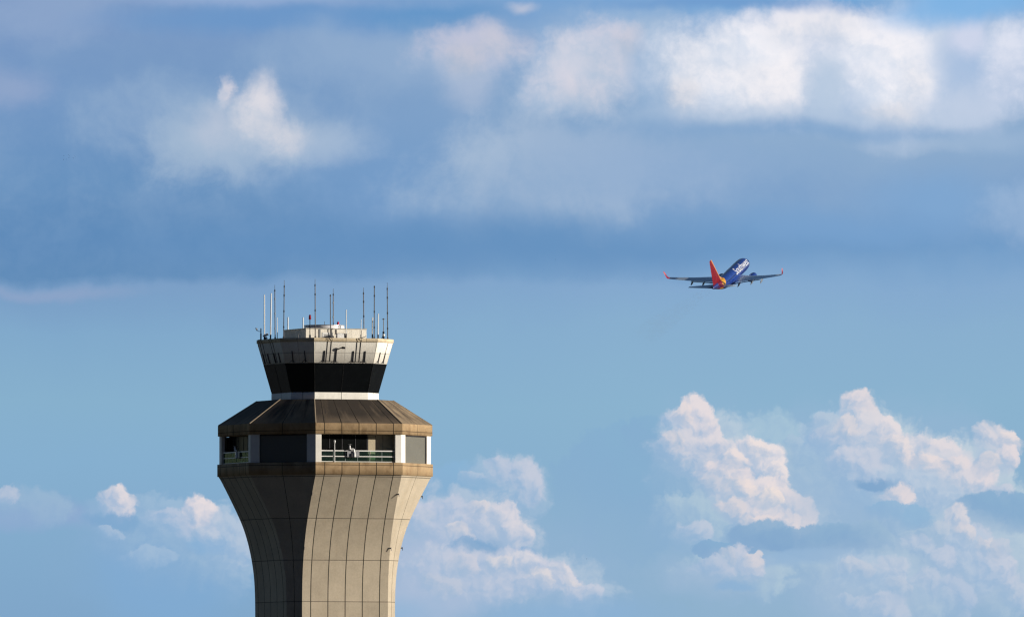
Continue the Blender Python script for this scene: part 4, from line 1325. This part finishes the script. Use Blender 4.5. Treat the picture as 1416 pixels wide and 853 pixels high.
def foil(chord, thick, n=14):
    """points round a section: x back from 0 to chord, y up"""
    up, dn = [], []
    for k in range(n + 1):
        s = 0.5 - 0.5 * math.cos(math.pi * k / n)
        y = thick * chord * (1.48 * math.sqrt(s) - 0.63 * s - 1.76 * s * s + 1.42 * s ** 3 - 0.51 * s ** 4)
        up.append((s * chord, y)); dn.append((s * chord, -y * 0.75))
    return up + dn[-2:0:-1]
def surf(bm, stations):
    """stations: (span vector position x,z, leading edge d, chord, thickness, dihedral normal)"""
    secs = []
    for (x, z, d, c, th, ux, uz) in stations:
        secs.append([(x + y * ux, NOSE - d - s, z + y * uz) for s, y in foil(c, th)])
    loft(bm, secs)
for s in (-1, 1):
    bm = bmesh.new()
    surf(bm, [(s * 1.0, -1.30, 11.2, 8.6, .13, 0, 1), (s * 1.9, -1.22, 11.9, 7.4, .125, 0, 1), (s * 5.6, -0.80, 14.3, 4.95, .115, 0, 1), (s * 10.5, -0.05, 16.9, 3.55, .105, 0, 1),
              (s * 14.5, 0.72, 19.0, 2.45, .1, 0, 1), (s * 17.0, 1.25, 20.35, 1.75, .1, 0, 1)])
    wing = link('wing', bm, wing_m, plane, True)
    bm = bmesh.new()
    surf(bm, [(s * 17.0, 1.25, 20.35, 1.75, .09, -s * .25, .97), (s * 17.42, 1.42, 20.75, 1.5, .08, -s * .7, .7), (s * 17.66, 1.85, 21.15, 1.25, .07, -s * .96, .2),
              (s * 17.9, 2.9, 21.9, .85, .06, -s * .98, .1), (s * 18.1, 3.7, 22.5, .5, .05, -s * .98, .1)])
    link('winglet', bm, red_m, wing, True)
    for (x, zz, d, ln) in ((3.4, -1.25, 18.0, 3.4), (7.4, -0.72, 18.0, 3.3), (10.6, -0.22, 19.0, 2.9)):
        bm = bmesh.new()
        secs = []
        for f, r in ((0, .04), (.12, .17), (.35, .27), (.6, .26), (.85, .14), (1, .03)):
            secs.append([(s * x + r * .75 * math.cos(w), NOSE - d - ln * f, zz - .25 - .55 * f * f + r * 1.35 * math.sin(w)) for w in [2 * math.pi * k / 12 for k in range(12)]])
        loft(bm, secs)
        link('flap_fairing', bm, fair_m, wing, True)
    # slightly lowered flap
    bm = bmesh.new()
    surf(bm, [(s * 2.0, -1.52, 18.9, 1.35, .1, 0, 1), (s * 5.6, -1.0, 18.9, 1.15, .1, 0, 1), (s * 10.9, -0.16, 20.1, .8, .09, 0, 1)])
    link('flap', bm, wing_m, wing, True)
    # engine
    bm = bmesh.new()
    ex, ez = s * 4.85, -1.95
    prof = [(9.9, .80), (9.75, .90), (9.9, 1.0), (10.5, 1.10), (11.6, 1.12), (12.8, 1.02), (13.6, .90), (13.62, .82), (13.0, .8)]
    secs = [[(ex + r * math.cos(w), NOSE - d, ez + r * .97 * math.sin(w)) for w in [2 * math.pi * k / 28 for k in range(28)]] for d, r in prof]
    loft(bm, secs, False)
    eng = link('engine', bm, blue_m, plane, True)
    bm = bmesh.new()
    secs = [[(ex + r * math.cos(w), NOSE - d, ez + r * math.sin(w)) for w in [2 * math.pi * k / 20 for k in range(20)]] for d, r in ((10.6, .78), (13.0, .62), (14.2, .46), (14.25, .3), (15.0, .06))]
    loft(bm, secs)
    link('exhaust_core', bm, dark_m, eng, True)
    bm = bmesh.new()
    tube(bm, (ex, NOSE - 10.15, ez), (ex, NOSE - 10.2, ez), .8, .8, 24)
    link('fan', bm, dark_m, eng)
    bm = bmesh.new()
    surf(bm, [(ex, ez + .8, 10.9, 4.6, .07, 1, 0), (ex, -1.0, 12.0, 5.2, .06, 1, 0), (ex, -.75, 13.2, 4.6, .06, 1, 0)])
    link('pylon', bm, blue_m, eng, True)
    # stabiliser
    bm = bmesh.new()
    surf(bm, [(s * .3, 1.0, 28.4, 4.4, .1, 0, 1), (s * 3.8, 1.42, 30.7, 2.75, .09, 0, 1), (s * 7.17, 1.84, 32.9, 1.25, .08, 0, 1)])
    link('stabilizer', bm, wing_m, plane, True)
bm = bmesh.new()
surf(bm, [(0, 1.2, 24.0, 8.6, .07, 1, 0), (0, 1.95, 24.6, 8.0, .08, 1, 0), (0, 2.6, 26.0, 6.75, .085, 1, 0), (0, 3.3, 26.8, 6.05, .09, 1, 0), (0, 6.2, 29.1, 4.15, .09, 1, 0), (0, 9.15, 31.45, 2.05, .085, 1, 0), (0, 9.35, 31.8, 1.55, .05, 1, 0)])
fin = link('tail_fin', bm, fin_m, plane, True)

# faint exhaust trail behind the engines
sm = bpy.data.materials.new('exhaust_haze')
sm.use_nodes = True
t = NT(sm.node_tree)
sm.node_tree.nodes.clear()
pv = t.new('ShaderNodeVolumePrincipled')
pv.inputs['Color'].default_value = (0.35, 0.35, 0.33, 1)
pv.inputs['Density'].default_value = 0.0012
mo = t.new('ShaderNodeOutputMaterial')
t.put(mo.inputs['Volume'], pv.outputs[0])
bm = bmesh.new()
a = apt(994, 391, AY - 4); b_ = apt(894, 462, AY - 170)
secs = []
ax = (b_ - a)
for k in range(9):
    f = k / 8
    c = a + ax * f
    r = 0.7 + 2.6 * f
    secs.append([(c.x + r * 1.3 * math.cos(w), c.y, c.z + r * math.sin(w)) for w in [2 * math.pi * q / 16 for q in range(16)]])
loft(bm, secs)
ob = link('smoke', bm, sm)
ob['kind'] = 'stuff'
ob['label'] = 'faint grey exhaust trail slanting down behind the climbing airliner'
ob['category'] = 'smoke'

# ------------------------------------------------------------------ distant birds
bird_m = mat('bird_dark', (0.03, 0.03, 0.035), 0.8)
def bird(x, y, dist, span, flap, label, group=None):
    bm = bmesh.new()
    secs = []
    for d, r in ((-.32, .01), (-.2, .05), (0, .09), (.18, .07), (.27, .05), (.36, .01)):
        secs.append([(r * math.cos(w), d, r * math.sin(w)) for w in [2 * math.pi * k / 8 for k in range(8)]])
    loft(bm, secs)
    for s in (-1, 1):
        pts = [(0, .14), (.45, .16), (1.0, -.05), (.5, -.1), (0, -.12)]
        up = [bm.verts.new((s * px, py, .02 + flap * px * (1.2 - px * .5) + .015)) for px, py in pts]
        dn = [bm.verts.new((s * px, py, .02 + flap * px * (1.2 - px * .5) - .015)) for px, py in pts]
        bm.faces.new(up); bm.faces.new(dn[::-1])
        for k in range(5):
            j = (k + 1) % 5
            bm.faces.new((up[k], dn[k], dn[j], up[j]))
    bmesh.ops.recalc_face_normals(bm, faces=bm.faces)
    bmesh.ops.scale(bm, vec=(span / 2,) * 3, verts=bm.verts)
    o = link('bird', bm, bird_m)
    o.location = apt(x, y, dist)
    o.rotation_euler = (0, 0, random.uniform(-1, 1) + 1.2)
    tag(o, label, 'bird', group)
for (x, y) in ((87.3, 215.2), (95.2, 214.8), (94.9, 218.0), (87.3, 220.6), (91.2, 220.2), (103.3, 216.6), (100.6, 218.6), (111.0, 220.5)):
    bird(x, y, 4800, 0.75, random.uniform(0.1, 0.6), 'tiny dark bird in the loose flock high at the left of the sky', 'flock of birds in the left sky')
bird(768.6, 359.2, 4200, 0.7, 0.3, 'lone distant bird just below the dark cloud band in mid sky')
bird(811.0, 772.5, 4200, 0.75, 0.4, 'lone distant bird above the low heap of cloud right of the shaft')
